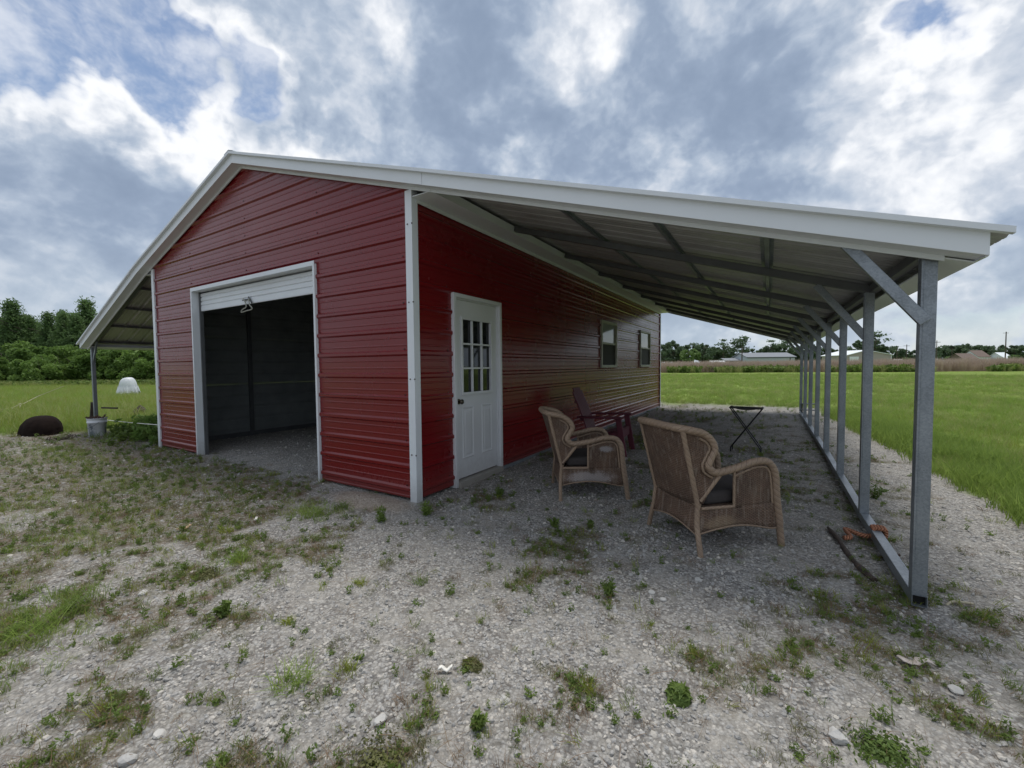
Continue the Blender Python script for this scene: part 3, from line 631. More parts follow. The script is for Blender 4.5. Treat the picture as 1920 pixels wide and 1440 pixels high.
# ------------------------------------------------------------------ CHAIRS
def wicker_chair(loc,ang,sc,label,wm,tilt=0):
    ch=empty('wicker_armchair',loc,ang-math.pi/2,label,'armchair','weathered wicker armchairs under the lean-to',sc)   # local x=right, y=forward
    R1=[(.30,.71,-.01),(.30,.685,.17),(.30,.655,.37),(.30,.64,.53),(.298,.605,.605),(.297,.55,.635),(.297,.45,.635),(.297,.32,.605),(.297,.19,.583),(.295,.115,.585),(.292,.075,.63),(.290,.10,.69),(.288,.128,.745),(.287,.10,.81),(.286,.03,.862),(.282,-.07,.888)]
    top=[(.24,-.135,.900),(.12,-.160,.905),(0,-.165,.907)]
    right=R1+top; path=right+[(-x,y,z) for x,y,z in right[:-1][::-1]]
    sp=spline(path,7)
    nr=len(sp); rs=[]
    for p in sp: rs.append(.024 if p.z<.15 else .0275)
    mb=MB(); mb.tube(sp,rs,14,twist=55,amp=.04,lobes=6); mb.build('rolled_rim',cane,ch)
    # thin inner piping on wings and arm fronts
    for s in (1,-1):
        mb=MB(); q=[(s*(x-.012),y-.045 if z>.6 and y<.14 else y,z-.0) for x,y,z in [(.30,.145,.56),(.292,.065,.60),(.292,.042,.65),(.29,.07,.70),(.288,.092,.75),(.287,.07,.80),(.286,.01,.835)]]
        q=[(s*.292,y,z) for y,z in [(.11,.545),(.045,.585),(.028,.64),(.058,.70),(.084,.748),(.060,.795),(.0,.828)]]
        mb.tube(spline(q,5),.009,8,twist=120,amp=.25,lobes=2); mb.build('piping',cane,ch)
        mb=MB(); mb.tube(spline([(s*.297,.29,.545),(s*.297,.45,.592),(s*.297,.55,.592),(s*.298,.592,.55),(s*.299,.607,.45),(s*.30,.62,.32)],5),.009,8,twist=120,amp=.25,lobes=2); mb.build('piping',cane,ch)
    def strut(s,t): # back strut line
        a=Vector((s*.262,.02,.335)); b=Vector((s*.268,-.115,.885)); return a.lerp(b,t)
    for s in (1,-1):
        mb=MB(); mb.tube([strut(s,t/12) for t in range(13)],[.017+.003*(i%4==0) for i in range(13)],10); mb.build('cane_strut',cane,ch)
        mb=MB(); mb.tube(spline([(s*.262,.025,.36),(s*.264,.012,.28),(s*.27,.006,.2),(s*.30,.0,.1),(s*.33,-.004,-.02)],4),[.019]*17,10,twist=30,amp=.1,lobes=4)
        mb.build('leg',cane,ch)
        mb=MB(); mb.tube([(s*.27,.03,.375),(s*.295,.175,.565)],.016,10); mb.build('arm_brace',cane,ch)
        mb=MB(); mb.tube([(s*.285,.03,.325),(s*.297,.29,.325)],.012,8,twist=90,amp=.2,lobes=3); mb.tube([(s*.297,.29,.32),(s*.297,.29,.60)],.010,8); mb.build('side_rail',cane,ch)
    # woven back
    def surf(P,name,m,thick=.007,closed=False):
        mb=MB(); n=len(P); k=len(P[0])
        uv=[]; 
        for i in range(n):
            row=[];L=0
            for j in range(k):
                if j: L+=(P[i][j]-P[i][j-1]).length
                row.append(L)
            uv.append(row)
        H=[0]
        for i in range(1,n): H.append(H[-1]+(P[i][k//2]-P[i-1][k//2]).length)
        uv=[[(uv[i][j],H[i]) for j in range(k)] for i in range(n)]
        mb.grid(P,0,True,uv); o=mb.build(name,m,ch); s_=o.modifiers.new('solid','SOLIDIFY'); s_.thickness=thick; s_.offset=0; return o
    P=[]
    for i in range(14):
        t=i/13; L=strut(-1,t);Rr=strut(1,t); P.append([L.lerp(Rr,j/10)+Vector((0,-.045*math.sin(math.pi*j/10)*(.35+.65*t),0)) for j in range(11)])
    surf(P,'woven_back',wm)
    zs=[.36,.42,.48,.54,.57,.60,.64,.69,.745,.79,.83,.86,.88]; fr=[.04,.075,.12,.16,.16,.075,.05,.08,.105,.085,.045,.0,-.09]
    for s in (1,-1):
        P=[]
        for z,f in zip(zs,fr):
            a=strut(s,(z-.335)/.55); b=Vector((s*(.29),f,z)); P.append([a.lerp(b,j/5) for j in range(6)])
        surf(P,'woven_wing',wm)
        # arm panel + skirt
        P=[]
        ys=np.linspace(.29,.625,9)
        for k in range(9):
            row=[]
            for y in ys:
                ztop=np.interp(y,[.29,.45,.55,.59,.625],[.585,.615,.610,.58,.50]); row.append(Vector((s*.298,y,.31+(ztop-.31)*k/8)))
            P.append(row)
        surf(P,'arm_panel',wm)
        P=[]
        ys=np.linspace(.005,.66,15)
        for k in range(6):
            row=[]
            for y in ys:
                zb=.135+.05*math.sin(math.pi*min(1,y/.6)); row.append(Vector((s*np.interp(y,[0,.2,.66],[.272,.297,.30]),y+.0*k,zb+(.325-zb)*k/5)))
            P.append(row)
        surf(P,'side_skirt',wm)
        mb=MB(); mb.tube([(s*np.interp(y,[0,.2,.66],[.274,.299,.302]),y,.135+.05*math.sin(math.pi*min(1,y/.6))) for y in ys],.007,7,twist=140,amp=.2,lobes=2); mb.build('skirt_edge',cane,ch)
    for (yb,zt,nm) in ((.0,.345,'rear_skirt'),(.66,.33,'front_skirt')):
        P=[]
        for k in range(6):
            row=[]
            for j in range(13):
                x=-.275+.55*j/12; zb=.135+.05*math.sin(math.pi*j/12); row.append(Vector((x,yb-(.012*math.sin(math.pi*j/12) if yb<.1 else 0)+(.02*(k/5) if yb<.1 else 0),zb+(zt-zb)*k/5)))
            P.append(row)
        surf(P,nm,wm)
        mb=MB(); mb.tube(P[0],.007,7,twist=140,amp=.2,lobes=2); mb.build('skirt_edge',cane,ch)
    mb=MB(); mb.tube([(-.26,.02,.345),(.26,.02,.345)],.011,8,twist=90,amp=.2,lobes=3); mb.build('back_rail',cane,ch)
    mb=MB(); mb.box((-.268,.06,.318),(.268,.64,.333)); mb.build('seat_deck',wm,ch)
    mb=MB(); mb.box((-.262,.07,.335),(.262,.64,.43)); o=mb.build('seat_cushion',cushm,ch); bevel(o,.035,4)
    mb=MB(); 
    mb.hexa([(-.235,.03,.43),(.235,.03,.43),(.235,.11,.43),(-.235,.11,.43),(-.235,-.085,.82),(.235,-.085,.82),(.235,-.02,.84),(-.235,-.02,.84)]); o=mb.build('back_cushion',cushm,ch); bevel(o,.03,4)
    return ch
wicker_chair((2.36,.336,gh(2.5,.4)),rad(45),1.,'brown wicker armchair nearest the steel posts, its woven back towards the viewer',wickA)
wicker_chair((1.045,1.03,gh(1.2,1.1)),rad(32.7),.965,'wicker armchair nearest the entry door with white paint stains on its side',wickB)
def adirondack(loc,ang,label):
    ch=empty('plastic_lawn_chair',loc,ang-math.pi/2,label,'chair')
    # local x right, y forward; origin under centre
    def slab(pts,w0,w1,name,th=.014):
        mb=MB(); P=[[Vector((w0,y,z)),Vector((w1,y,z))] for y,z in pts]; mb.grid(P,0,True); o=mb.build(name,maroon,ch); s_=o.modifiers.new('s','SOLIDIFY'); s_.thickness=th; s_.offset=0; bevel(o,.003)
    back=[(-.19,.26),(-.23,.40),(-.285,.56),(-.35,.72),(-.405,.84),(-.44,.93),(-.46,.985)]
    for i in range(7):
        c=(i-3)*.066; cut=[0,.0,.0,.0][0]; n=7-(1 if abs(i-3)==3 else 0)
        slab(spline([(0,a,b) for a,b in back[:n]],3) and [(p.y,p.z) for p in spline([(0,a,b) for a,b in back[:n]],3)],c-.029,c+.029,'back_slat',.02)
    for i in range(7):
        t=i/6; y=.30-.47*t; z=.375-.13*t; mb=MB(); mb.box((-.25,y-.028,z-.008),(.25,y+.028,z+.008)); bevel(mb.build('seat_slat',maroon,ch),.004)
    mb=MB(); mb.box((-.25,.325,.25),(.25,.34,.37)); mb.build('front_apron',maroon,ch)
    mb=MB(); mb.beam((-.25,-.30,.52),(.25,-.30,.52),.03,.07); mb.beam((-.23,-.40,.78),(.23,-.40,.78),.02,.05); mb.build('back_rail',maroon,ch)
    for s in (1,-1):
        mb=MB(); P=[]
        for y,z,w0,w1 in ((-.34,.545,.27,.33),(-.15,.552,.262,.345),(.1,.56,.255,.36),(.30,.565,.255,.365),(.36,.56,.265,.355)): P.append([Vector((s*w0,y,z)),Vector((s*w1,y,z))])
        mb.grid(P,0,True); o=mb.build('arm',maroon,ch); q=o.modifiers.new('s','SOLIDIFY'); q.thickness=.03; q.offset=0; bevel(o,.008,3)
        mb=MB(); mb.beam((s*.285,.29,.55),(s*.295,.38,-.01),.035,.085,up=(0,1,.1)); bevel(mb.build('leg',maroon,ch),.008)
        mb=MB(); mb.beam((s*.268,.31,.33),(s*.275,-.47,.02),.03,.085,up=(0,0,1)); mb.beam((s*.272,-.40,.0),(s*.272,-.50,.0),.03,.05); bevel(mb.build('leg',maroon,ch),.006)
    return ch
a=rad(4); F=Vector((math.cos(a),math.sin(a),0)); Rr=Vector((math.sin(a),-math.cos(a),0)); o_=Vector((1.17,3.08,0))-F*.38-Rr*.30
adirondack((o_.x,o_.y,gh(o_.x,o_.y)),a,'maroon plastic slatted lawn chair standing against the red barn wall')
# folding stand
def stand():
    A=Vector((2.49,4.20,0));B=Vector((2.88,4.17,0)); d=(B-A).normalized(); n=Vector((-d.y,d.x,0)); w=(B-A).length; H=.655; D=.17
    e=empty('folding_stand',((A+B)/2),math.atan2(d.y,d.x),'black metal X-legged folding stand with brown canvas top behind the wicker chairs','stand')
    for k,(s) in enumerate((1,-1)):
        for y in (0.+.018*k,D-.018*k):
            mb=MB(); mb.tube([(-s*w/2,y,-.02),(-s*w/2,y,.05),(-s*w*.40,y,.11),(s*(w/2+.02),y,H)],.009,8); mb.build('leg',blackm,e)
        mb=MB(); mb.tube([(s*(w/2+.02),.0,H),(s*(w/2+.02),D,H)],.011,8); mb.tube([(-s*w*.40,.018*k,.11),(-s*w*.40,D-.018*k,.11)],.008,8); mb.build('cross_bar',blackm,e)
    mb=MB(); P=[[Vector((x,y,H+.004-.035*(1-(x/(w/2))**2))) for y in (.01,D/2,D-.01)] for x in np.linspace(-w/2-.02,w/2+.02,9)]; mb.grid(P); o=mb.build('canvas_top',brownf,e); q=o.modifiers.new('s','SOLIDIFY'); q.thickness=.01
    mb=MB(); mb.beam((-w/2-.02,-.003,H),(w/2+.02,-.003,H),.012,.02); mb.beam((-w/2-.02,D+.003,H),(w/2+.02,D+.003,H),.012,.02); mb.build('top_rail',blackm,e)
stand()
def lowrack():
    p=gp(1517,778); e=empty('small_black_rack',p,0,'small black two-shelf rack standing beyond the far end of the post row','rack')
    for z in (.28,.12):
        mb=MB(); mb.box((-.16,-.12,z),(.16,.12,z+.015)); mb.build('shelf',blackm,e)
    for x in (-.15,.15):
        for y in (-.11,.11):
            mb=MB(); mb.tube([(x,y,-.02),(x,y,.29)],.009,6); mb.build('leg',blackm,e)
lowrack()
# ------------------------------------------------------------------ small things on the ground
def rocky(r,seed,flat=.6,jit=.25,sub=2):
    import bmesh
    bm=bmesh.new(); bmesh.ops.create_icosphere(bm,subdivisions=sub,radius=r); q=np.random.default_rng(seed)
    dirs=[Vector(q.normal(size=3)).normalized() for _ in range(9)]; cut=[q.uniform(.55,.95) for _ in dirs]
    for v in bm.verts:
        n=v.co.normalized(); s=min([1.]+[c/max(n.dot(d),1e-3) if n.dot(d)>c else 1. for d,c in zip(dirs,cut)]); v.co=n*r*s*(1+jit*q.uniform(-.15,.15)); v.co.z*=flat
    me=bpy.data.meshes.new('rock'); bm.to_mesh(me); bm.free(); return me
def f_stone(a,c):
    def fn(t,b):
        P=oc(t); n=t.noise(P,30,5,.7); oi=t.N('ShaderNodeObjectInfo').outputs['Random']; t.set(b.inputs['Base Color'],t.mix(t.math('ADD',t.math('MULTIPLY',n,.7),t.math('MULTIPLY',oi,.3)),a,c)); bump(t,b,n,.5,.01)
    return fn
stonem=mat('pale_limestone',(.4,.39,.37),.9,fn=f_stone((.30,.30,.305),(.62,.60,.55)))
st=[((1570,1372),.042,'largest pale limestone lump, near the bottom right of the gravel yard'),((1310,1082),.026,'grey stone on the gravel in front of the nearest wicker chair leg'),((945,1308),.026,'bright white shell-like stone on the gravel at bottom centre'),((712,1345),.030,'pale stone beside the dark green weed at the bottom edge'),
 ((1222,1104),.024,'rounded cream stone, left one of a close pair below the chairs'),((1243,1117),.022,'angular cream stone, right one of a close pair below the chairs'),((240,1418),.034,'whitish stone at the bottom left of the yard'),((1790,1290),.030,'flat bluish stone on the gravel at the right edge'),((268,1108),.030,'grey-white stone beside the flattened grass on the left'),((300,1368),.025,'pale stone left of the bare dusty patch'),((1300,1075),.018,None),((980,1325),.022,None)]
for i,((u,v),r,lb) in enumerate(st):
    if not lb: continue
    p=gp(u,v); me=rocky(r*.92,100+i); me.materials.append(stonem); o=bpy.data.objects.new('stone',me); C.objects.link(o); o.location=(p.x,p.y,gh(p.x,p.y)+r*.25); o.rotation_euler=(0,0,i*1.3); tag(o,lb,'stone','larger loose stones on the gravel')
# white scraps
scrapm=mat('bleached_scrap',(.8,.78,.72),.7)
for i,((u,v),L,lb,m_) in enumerate([((835,1255),.045,'white bone-like scrap lying on the gravel at bottom centre',scrapm),((345,987),.07,'dry tan leaf lying on the gravel left of the yellow-green tuft',mat('dry_leaf',(.45,.30,.2),.8)),((480,972),.05,'crumpled white scrap below the garage opening',scrapm),((1716,1240),.09,'pale curled bark strip beside moss at right',mat('pale_bark',(.5,.44,.4),.8)),((560,1078),.0,None,None)]):
    if not lb: continue
    p=gp(u,v); mb=MB(); n=8; q=np.random.default_rng(i+5)
    P=[[Vector((L*(k/n-.5)*2*.7,w*L*.22*(1+.5*q.uniform(-1,1)),.012+.008*math.sin(k)+.006*q.random())) for w in (-1,0,1)] for k in range(n+1)]
    mb.grid(P); o=mb.build('ground_scrap',m_,loc=(p.x,p.y,gh(p.x,p.y)+.002)); o.rotation_euler=(0,0,.6+i); s_=o.modifiers.new('s','SOLIDIFY'); s_.thickness=.004; tag(o,lb,'scrap')
# rope round the base rail
e=empty('orange_rope',(3.705,1.08,.03),0,'frayed orange rope tied around the galvanised base rail','rope')
mb=MB()
for k in range(4):
    y=-.035+.024*k; w=.037; mb.tube(spline([(-w,y,-.03),(-w,y,.03),(-w*.8,y+.003,.036),(0,y+.006,.038),(w*.8,y+.01,.036),(w,y+.01,.03),(w,y+.01,-.03)],4),.012,8,twist=150,amp=.25,lobes=3)
mb.build('wrap',ropem,e)
a0=gp(1582,1012)-Vector((3.705,1.08,.0)); mb=MB(); 
for off in (0,.022):
    mb.tube(spline([(-.03,-.02,.0),(-.07,-.06+off,-.02),(-.13,-.06+off*1.3,-.015),(-.20,.0+off,-.012),(a0.x*.8,a0.y*.8+off,-.015),(a0.x,a0.y+off,-.02)],6),.013,8,twist=120,amp=.3,lobes=3)
mb.build('tail',ropem,e)
# rotten log
pts=[gp(u,v) for u,v in ((1553,985),(1572,1008),(1590,1034),(1612,1060),(1640,1083))]
mb=MB(); L0=pts[0]; mb.tube(spline([(p.x-L0.x,p.y-L0.y,.012+.006*(i%2)) for i,p in enumerate(pts)],5),[.010+.006*math.sin(i*.5)**2+.008*(i/20) for i in range(21)],9,amp=.2,lobes=5,twist=9)
o=mb.build('rotten_stick',darkwood,loc=(L0.x,L0.y,gh(L0.x,L0.y))); tag(o,'dark rotten stick lying in the gravel beside the orange rope','stick')
p=gp(1795,1128); mb=MB(); mb.tube(spline([(-.05,-.03,0),(-.02,.0,.015),(.03,.01,.02),(.07,.035,.012)],4),.007,7); o=mb.build('bark_twig',paletwig,loc=(p.x,p.y,gh(p.x,p.y))); tag(o,'short tan twig on the gravel right of the nearest post foot','twig')
p=gp(1668,1042); mb=MB(); mb.beam((-.07,.0,.0),(.05,-.02,.055),.02,.012); mb.beam((-.03,.03,.0),(.045,-.015,.045),.03,.008); o=mb.build('rusty_scrap',rustm,loc=(p.x,p.y,gh(p.x,p.y))); tag(o,'jagged rusty scrap wedged under the base rail','scrap')
# left side things
def dome(rx,ry,h,seed,amp=.12,nu=48,nv=20,pw=1.,fine=0):
    q=np.random.default_rng(seed); ph=q.uniform(0,6,8); P=[]
    for i in range(nv+1):
        t=i/nv*math.pi/2; row=[]
        for j in range(nu):
            a_=2*math.pi*j/nu; k=1+amp*(.5*math.sin(3*a_+ph[0]+t)+.3*math.sin(7*a_+ph[1]+2*t)+.25*math.sin(13*a_+ph[2]))*math.cos(t)
            c_=math.cos(t)**pw; k+=fine*q.normal(); row.append(Vector((rx*c_*k*math.cos(a_),ry*c_*k*math.sin(a_),h*math.sin(t)**.9)))
        P.append(row)
    mb=MB(); mb.grid(P,closed=True); return mb
p=gp(80,812); o=dome(.42,.32,.42,3,.10,pw=.75,fine=.012).build('dark_mound',soilm,loc=(p.x,p.y-.0,-.05)); tag(o,'black-brown domed heap in the grass left of the white bucket','mound')
mb=MB(); 
for k in range(26):
    a_=rng.uniform(0,6.28); x,y=rng.normal(0,.10,2); mb.tube([(x,y,.0),(x+.12*math.cos(a_),y+.12*math.sin(a_),rng.uniform(.02,.09))],.007,5)
p=gp(120,822); o=mb.build('twig_pile',darkwood,loc=(p.x,p.y,gh(p.x,p.y))); tag(o,'small tangle of dead twigs at the foot of the black-brown heap','twigs')
p=gp(183,815)
bk=empty('plastic_bucket',(p.x,p.y,gh(p.x,p.y)),0,'white plastic bucket full of debris at the foot of the left lean-to post','bucket')
def f_bkt(t,b):
    P=oc(t); sp=t.N('ShaderNodeSeparateXYZ'); t.l.new(P,sp.inputs[0]); n=t.noise(P,12,4,.7)
    g=t.math('MULTIPLY',t.mr(sp.outputs[0],.0,.05,0,1),t.mr(sp.outputs[2],.29,.25,0,1)); g=t.math('MULTIPLY',g,t.mr(n,.42,.5,.35,.9))
    t.set(b.inputs['Base Color'],t.mix(t.math('MULTIPLY',g,t.mr(sp.outputs[0],.14,.10,0,1)),t.mix(n,(.58,.60,.63),(.76,.78,.80)),(.14,.17,.20)))
bm_=mat('dirty_white_plastic',(.6,.62,.66),.5,fn=f_bkt)
def lathe(mb,pr,seg=28):
    mb.grid([[Vector((r*math.cos(2*math.pi*k/seg),r*math.sin(2*math.pi*k/seg),z)) for k in range(seg)] for r,z in pr],closed=True)
mb=MB(); lathe(mb,[(.001,.002),(.125,.0),(.13,.01),(.145,.28),(.155,.285),(.155,.30),(.148,.302),(.15,.36),(.157,.362),(.157,.372),(.147,.372),(.14,.33)]); mb.build('body',bm_,bk)
mb=MB(); mb.tube([( .155*math.cos(a_),-.155*abs(math.sin(a_))-.004,.30-.13*math.sin(a_)) for a_ in np.linspace(0,math.pi,14)],.003,5); mb.build('handle',galvd,bk)
mb=MB()
for k in range(22):
    a_,b_=rng.uniform(0,6.28,2); x,y=.09*math.cos(b_),.09*math.sin(b_); mb.tube([(x,y,.33),(x+.07*math.cos(a_),y+.07*math.sin(a_),rng.uniform(.37,.43))],rng.uniform(.006,.018),6)
mb.build('debris',rustm,bk)
# white pipe/cord from bucket to wall, leaning board, pale stem
a_=gp(197,800)+Vector((0,0,.16)); b_=Vector((WX-.03,.06,.34)); mb=MB(); mb.tube([a_,a_.lerp(b_,.5)-Vector((0,0,.01)),b_],.008,6); tag(mb.build('stretched_cord',scrapm),'thin white cord stretched from the bucket to the barn wall','cord')
mb=MB(); mb.beam((-9.66,.0,0),(-9.56,.03,.62),.04,.07,up=(0,1,0)); tag(mb.build('leaning_board',darkwood),'dark board leaning behind the left lean-to post','board')
mb=MB(); mb.beam((-9.37,.12,.50),(-9.12,.30,.485),.05,.03); tag(mb.build('cross_stick',darkwood),'short dark plank sticking out sideways from the left lean-to post','plank')
q0=gp(0,776); q1=gp(75,764); mb=MB(); mb.tube(spline([(q0.x-1.5,q0.y-.6,.12),(q0.x,q0.y,.14),(q1.x*.5+q0.x*.5,q1.y*.5+q0.y*.5,.20),(q1.x,q1.y,.42),(q1.x+.6,q1.y+.5,.75)],6),.008,6)
mb.tube(spline([(q0.x+.8,q0.y+.1,.16),(q1.x+.3,q1.y-.5,.2),(q1.x+2.0,q1.y-.8,.16)],5),.007,5); tag(mb.build('dry_branch',paletwig),'long pale dry branch lying in the left field behind the dark heap','branch')
p=gp(241,741)
bl=empty('wrapped_bale',(p.x,p.y,0),0,'white plastic-covered round bale alone in the left field','bale')
mb=dome(.41,.39,.93,8,.06,pw=.55); mb.v=[(x,y,z*(.985+.015*math.sin(x*9+y*5))) for x,y,z in mb.v]; mb.build('cover',plasticw,bl)
mb=MB(); P=[]
for i in range(5):
    row=[]
    for j in range(72):
        a_=2*math.pi*j/72; k=1+.10*math.sin(j*2.3)+.06*math.sin(j*5.1); r=(.40+.012*i+.03*i*.5*k); row.append(Vector((r*math.cos(a_)*(1.02+.05*i*math.sin(j*3.7)),r*math.sin(a_)*.95,.46-.09*i+.035*math.sin(j*1.7)+.02*math.sin(j*4.9))))
    P.append(row)
mb.grid(P,closed=True); mb.build('frayed_skirt',plasticw,bl)
p=gp(262,783); me=rocky(.2,61,1.1,1.6); me.materials.append(darkwood); o=bpy.data.objects.new('tree_stump',me); C.objects.link(o); o.location=(p.x,p.y,.14); tag(o,'dark rotten stump among the weeds beside the left lean-to','stump')
# ------------------------------------------------------------------ vegetation geometry
def leafmesh(name,centers,size,mat_,up=.0,elong=1.6,seed=0,tintbase=None,dirs=None):
    q=np.random.default_rng(seed); n=len(centers); N=q.normal(size=(n,3)); N[:,2]+=up; N/=np.linalg.norm(N,axis=1)[:,None]
    A=np.cross(N,q.normal(size=(n,3))); A/=np.linalg.norm(A,axis=1)[:,None]; B=np.cross(N,A)
    s=(size*q.uniform(.6,1.4,n))[:,None]; c=centers
    V=np.stack([c-A*s*elong*.5,c+B*s*.5+N*s*.08,c+A*s*elong*.5,c-B*s*.5+N*s*.08],1).reshape(-1,3)
    me=bpy.data.meshes.new(name); me.vertices.add(4*n); me.vertices.foreach_set('co',V.ravel().astype(np.float32)); me.loops.add(4*n); me.loops.foreach_set('vertex_index',np.arange(4*n)); me.polygons.add(n)
    me.polygons.foreach_set('loop_start',np.arange(n)*4); me.polygons.foreach_set('loop_total',np.full(n,4))
    a=me.attributes.new('tint','FLOAT','FACE'); tb=q.random(n) if tintbase is None else np.clip(tintbase+q.normal(0,.18,n),0,1); a.data.foreach_set('value',tb.astype(np.float32))
    me.materials.append(mat_); me.update(); return me
def crown_pts(kind,q,H,Wd,n):
    pts=[];tb=[]
    if kind=='bush':
        L=26; 
        for k in range(L):
            a=q.uniform(0,6.28); r=Wd*.5*math.sqrt(q.random())*.95; zc=H*q.uniform(.08,.80)*(1-.45*(r/(Wd*.5))**2); rr=q.uniform(.16,.30)*Wd*.5; t=q.uniform(.15,.85)
            d=q.normal(size=(n//L,3)); d/=np.linalg.norm(d,axis=1)[:,None]; d*= (rr*q.uniform(.6,1.05,len(d)))[:,None]; d[:,2]*=.9
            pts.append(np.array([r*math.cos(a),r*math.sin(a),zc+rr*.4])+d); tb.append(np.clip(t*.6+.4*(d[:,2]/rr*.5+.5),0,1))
    elif kind in('oak','lime'):
        L=34
        for k in range(L):
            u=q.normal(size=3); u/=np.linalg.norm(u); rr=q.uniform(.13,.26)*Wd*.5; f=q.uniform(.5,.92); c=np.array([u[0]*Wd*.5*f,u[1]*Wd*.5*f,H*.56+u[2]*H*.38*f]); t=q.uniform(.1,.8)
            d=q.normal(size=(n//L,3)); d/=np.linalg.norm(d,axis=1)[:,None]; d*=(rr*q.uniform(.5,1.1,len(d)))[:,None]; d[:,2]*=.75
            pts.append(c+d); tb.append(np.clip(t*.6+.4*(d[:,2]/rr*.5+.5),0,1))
    elif kind=='pine':
        L=54
        for k in range(L):
            t_=(k+.5)/L; z=H*(.12+.86*t_); reach=Wd*.5*(1-t_**1.5)*.98+.12; a=k*2.4+q.uniform(-.4,.4); r=reach*q.uniform(.35,1.)
            m=max(12,int(n/L*(1.5-t_))); al=q.random(m)**.7; d=np.stack([al*r*math.cos(a),al*r*math.sin(a),al*r*.35],1); sp=.12+.10*al
            d+=q.normal(size=(m,3))*(sp*Wd*.35)[:,None]*np.array([1,1,.7]); pts.append(np.array([0,0,z])+d); tb.append(np.clip(.3+.4*q.random()+.0*al,0,1)*np.ones(m))
    elif kind=='sparse':
        L=14
        for k in range(L):
            z=H*q.uniform(.55,1.); a=q.uniform(0,6.28); r=Wd*.5*q.uniform(.1,1.)*(1.15-abs(z/H-.75)*2.2); c=np.array([r*math.cos(a),r*math.sin(a),z]); rr=q.uniform(.10,.2)*Wd*.5+.25
            d=q.normal(size=(n//L,3))*np.array([rr,rr,rr*.35]); pts.append(c+d); tb.append(np.full(len(d),q.uniform(.1,.7)))
    return np.concatenate(pts),np.concatenate(tb)
def trunk_mesh(kind,H,Wd,seed):
    q=np.random.default_rng(seed); mb=MB()
    r=H*.016+.03; top=H*(.9 if kind in('pine','sparse') else .6)
    if kind=='bush':
        for k in range(5):
            a=k*1.3; mb.tube(spline([(.1*math.cos(a),.1*math.sin(a),-.1),(.25*Wd*.5*math.cos(a),.25*Wd*.5*math.sin(a),H*.3),(.6*Wd*.5*math.cos(a),.6*Wd*.5*math.sin(a),H*.65)],3),[.035,.032,.03,.026,.02,.015,.01],6)
    else:
        pts=[(q.normal(0,.06)*i*.3,q.normal(0,.06)*i*.3,-.2+(top+.2)*i/6) for i in range(7)]; mb.tube(pts,[r*(1.15-i/6*.85) for i in range(7)],8)
        for k in range(9):
            z=H*q.uniform(.35,.8) if kind!='sparse' else H*q.uniform(.55,.9); a=q.uniform(0,6.28); L=Wd*.5*q.uniform(.5,.85); mb.tube([(0,0,z),(L*.5*math.cos(a),L*.5*math.sin(a),z+L*.22),(L*math.cos(a),L*math.sin(a),z+L*.35)],[r*.35,r*.22,r*.1],5)
    o=mb.build('trunk',bark); me=o.data; bpy.data.objects.remove(o); return me
PRO={}
def proto(key,kind,H,Wd,n,size,m,nv=3):
    L=[]
    for v in range(nv):
        sd_=hash((kind,v))%1000 if False else (len(PRO)*10+v); q=np.random.default_rng(sd_+50); P,tb=crown_pts(kind,q,H,Wd,n); L.append((leafmesh('crown',P,size,m,up=.3 if kind!='pine' else .1,elong=1.7 if kind!='pine' else 3.,seed=sd_,tintbase=tb),trunk_mesh(kind,H,Wd,sd_)))
    PRO[key]=L
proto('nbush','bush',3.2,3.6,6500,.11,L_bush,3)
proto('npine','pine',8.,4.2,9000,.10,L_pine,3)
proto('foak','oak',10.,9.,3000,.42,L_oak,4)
proto('fpine','sparse',12.,6.,420,.45,L_oak,3)
proto('flime','lime',5.,5.,1400,.3,L_lime,2)
proto('fbush','bush',3.,5.,1500,.28,L_lime,2)
tcount=0
def tree(name,key,loc,sc,label,group,cat='tree',v=None,szx=1.):
    global tcount; tcount+=1
    L=PRO[key]; cr,tr=L[(tcount if v is None else v)%len(L)]
    e=empty(name,loc,rng.uniform(0,6.28),label,cat,group); e.scale=(sc*szx,sc*szx,sc)
    a=bpy.data.objects.new('crown',cr); b=bpy.data.objects.new('trunk',tr); 
    for o in (a,b): C.objects.link(o); o.parent=e
    return e
G1_='bushes along the left edge of the woods'; G2_='young pines behind the bushes on the left'; G3_='dark trees far beyond the right field'
# left wood: bushes front, pines behind
us=[-260,-190,-125,-60,-10,38,78,118,160,205,245,285,325,380,450]
for i,u in enumerate(us):
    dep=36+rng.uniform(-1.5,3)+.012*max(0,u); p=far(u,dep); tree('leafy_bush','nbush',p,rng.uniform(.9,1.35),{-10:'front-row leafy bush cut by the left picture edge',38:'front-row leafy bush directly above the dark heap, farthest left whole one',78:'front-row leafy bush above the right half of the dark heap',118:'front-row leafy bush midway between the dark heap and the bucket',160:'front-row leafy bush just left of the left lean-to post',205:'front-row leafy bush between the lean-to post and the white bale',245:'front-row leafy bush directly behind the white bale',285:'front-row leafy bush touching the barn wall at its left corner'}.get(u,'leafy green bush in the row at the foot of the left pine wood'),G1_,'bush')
for i,u in enumerate([-240,-160,-90,-30,15,60,100,140,180,225,265,305,360,430]):
    p=far(u+rng.uniform(-12,12),41+rng.uniform(-1,4)); tree('leafy_bush','nbush',p,rng.uniform(1.3,1.75),'leafy green bush in the row at the foot of the left pine wood',G1_,'bush')
hs={28:1.20,168:1.22,60:.98,95:1.0,125:.98,-5:1.0,205:1.0,235:.98,270:1.,305:1.,350:1.1,-50:1.0,-110:1.15,-170:1.0,-240:1.1,420:1.0,145:.95,185:.95}
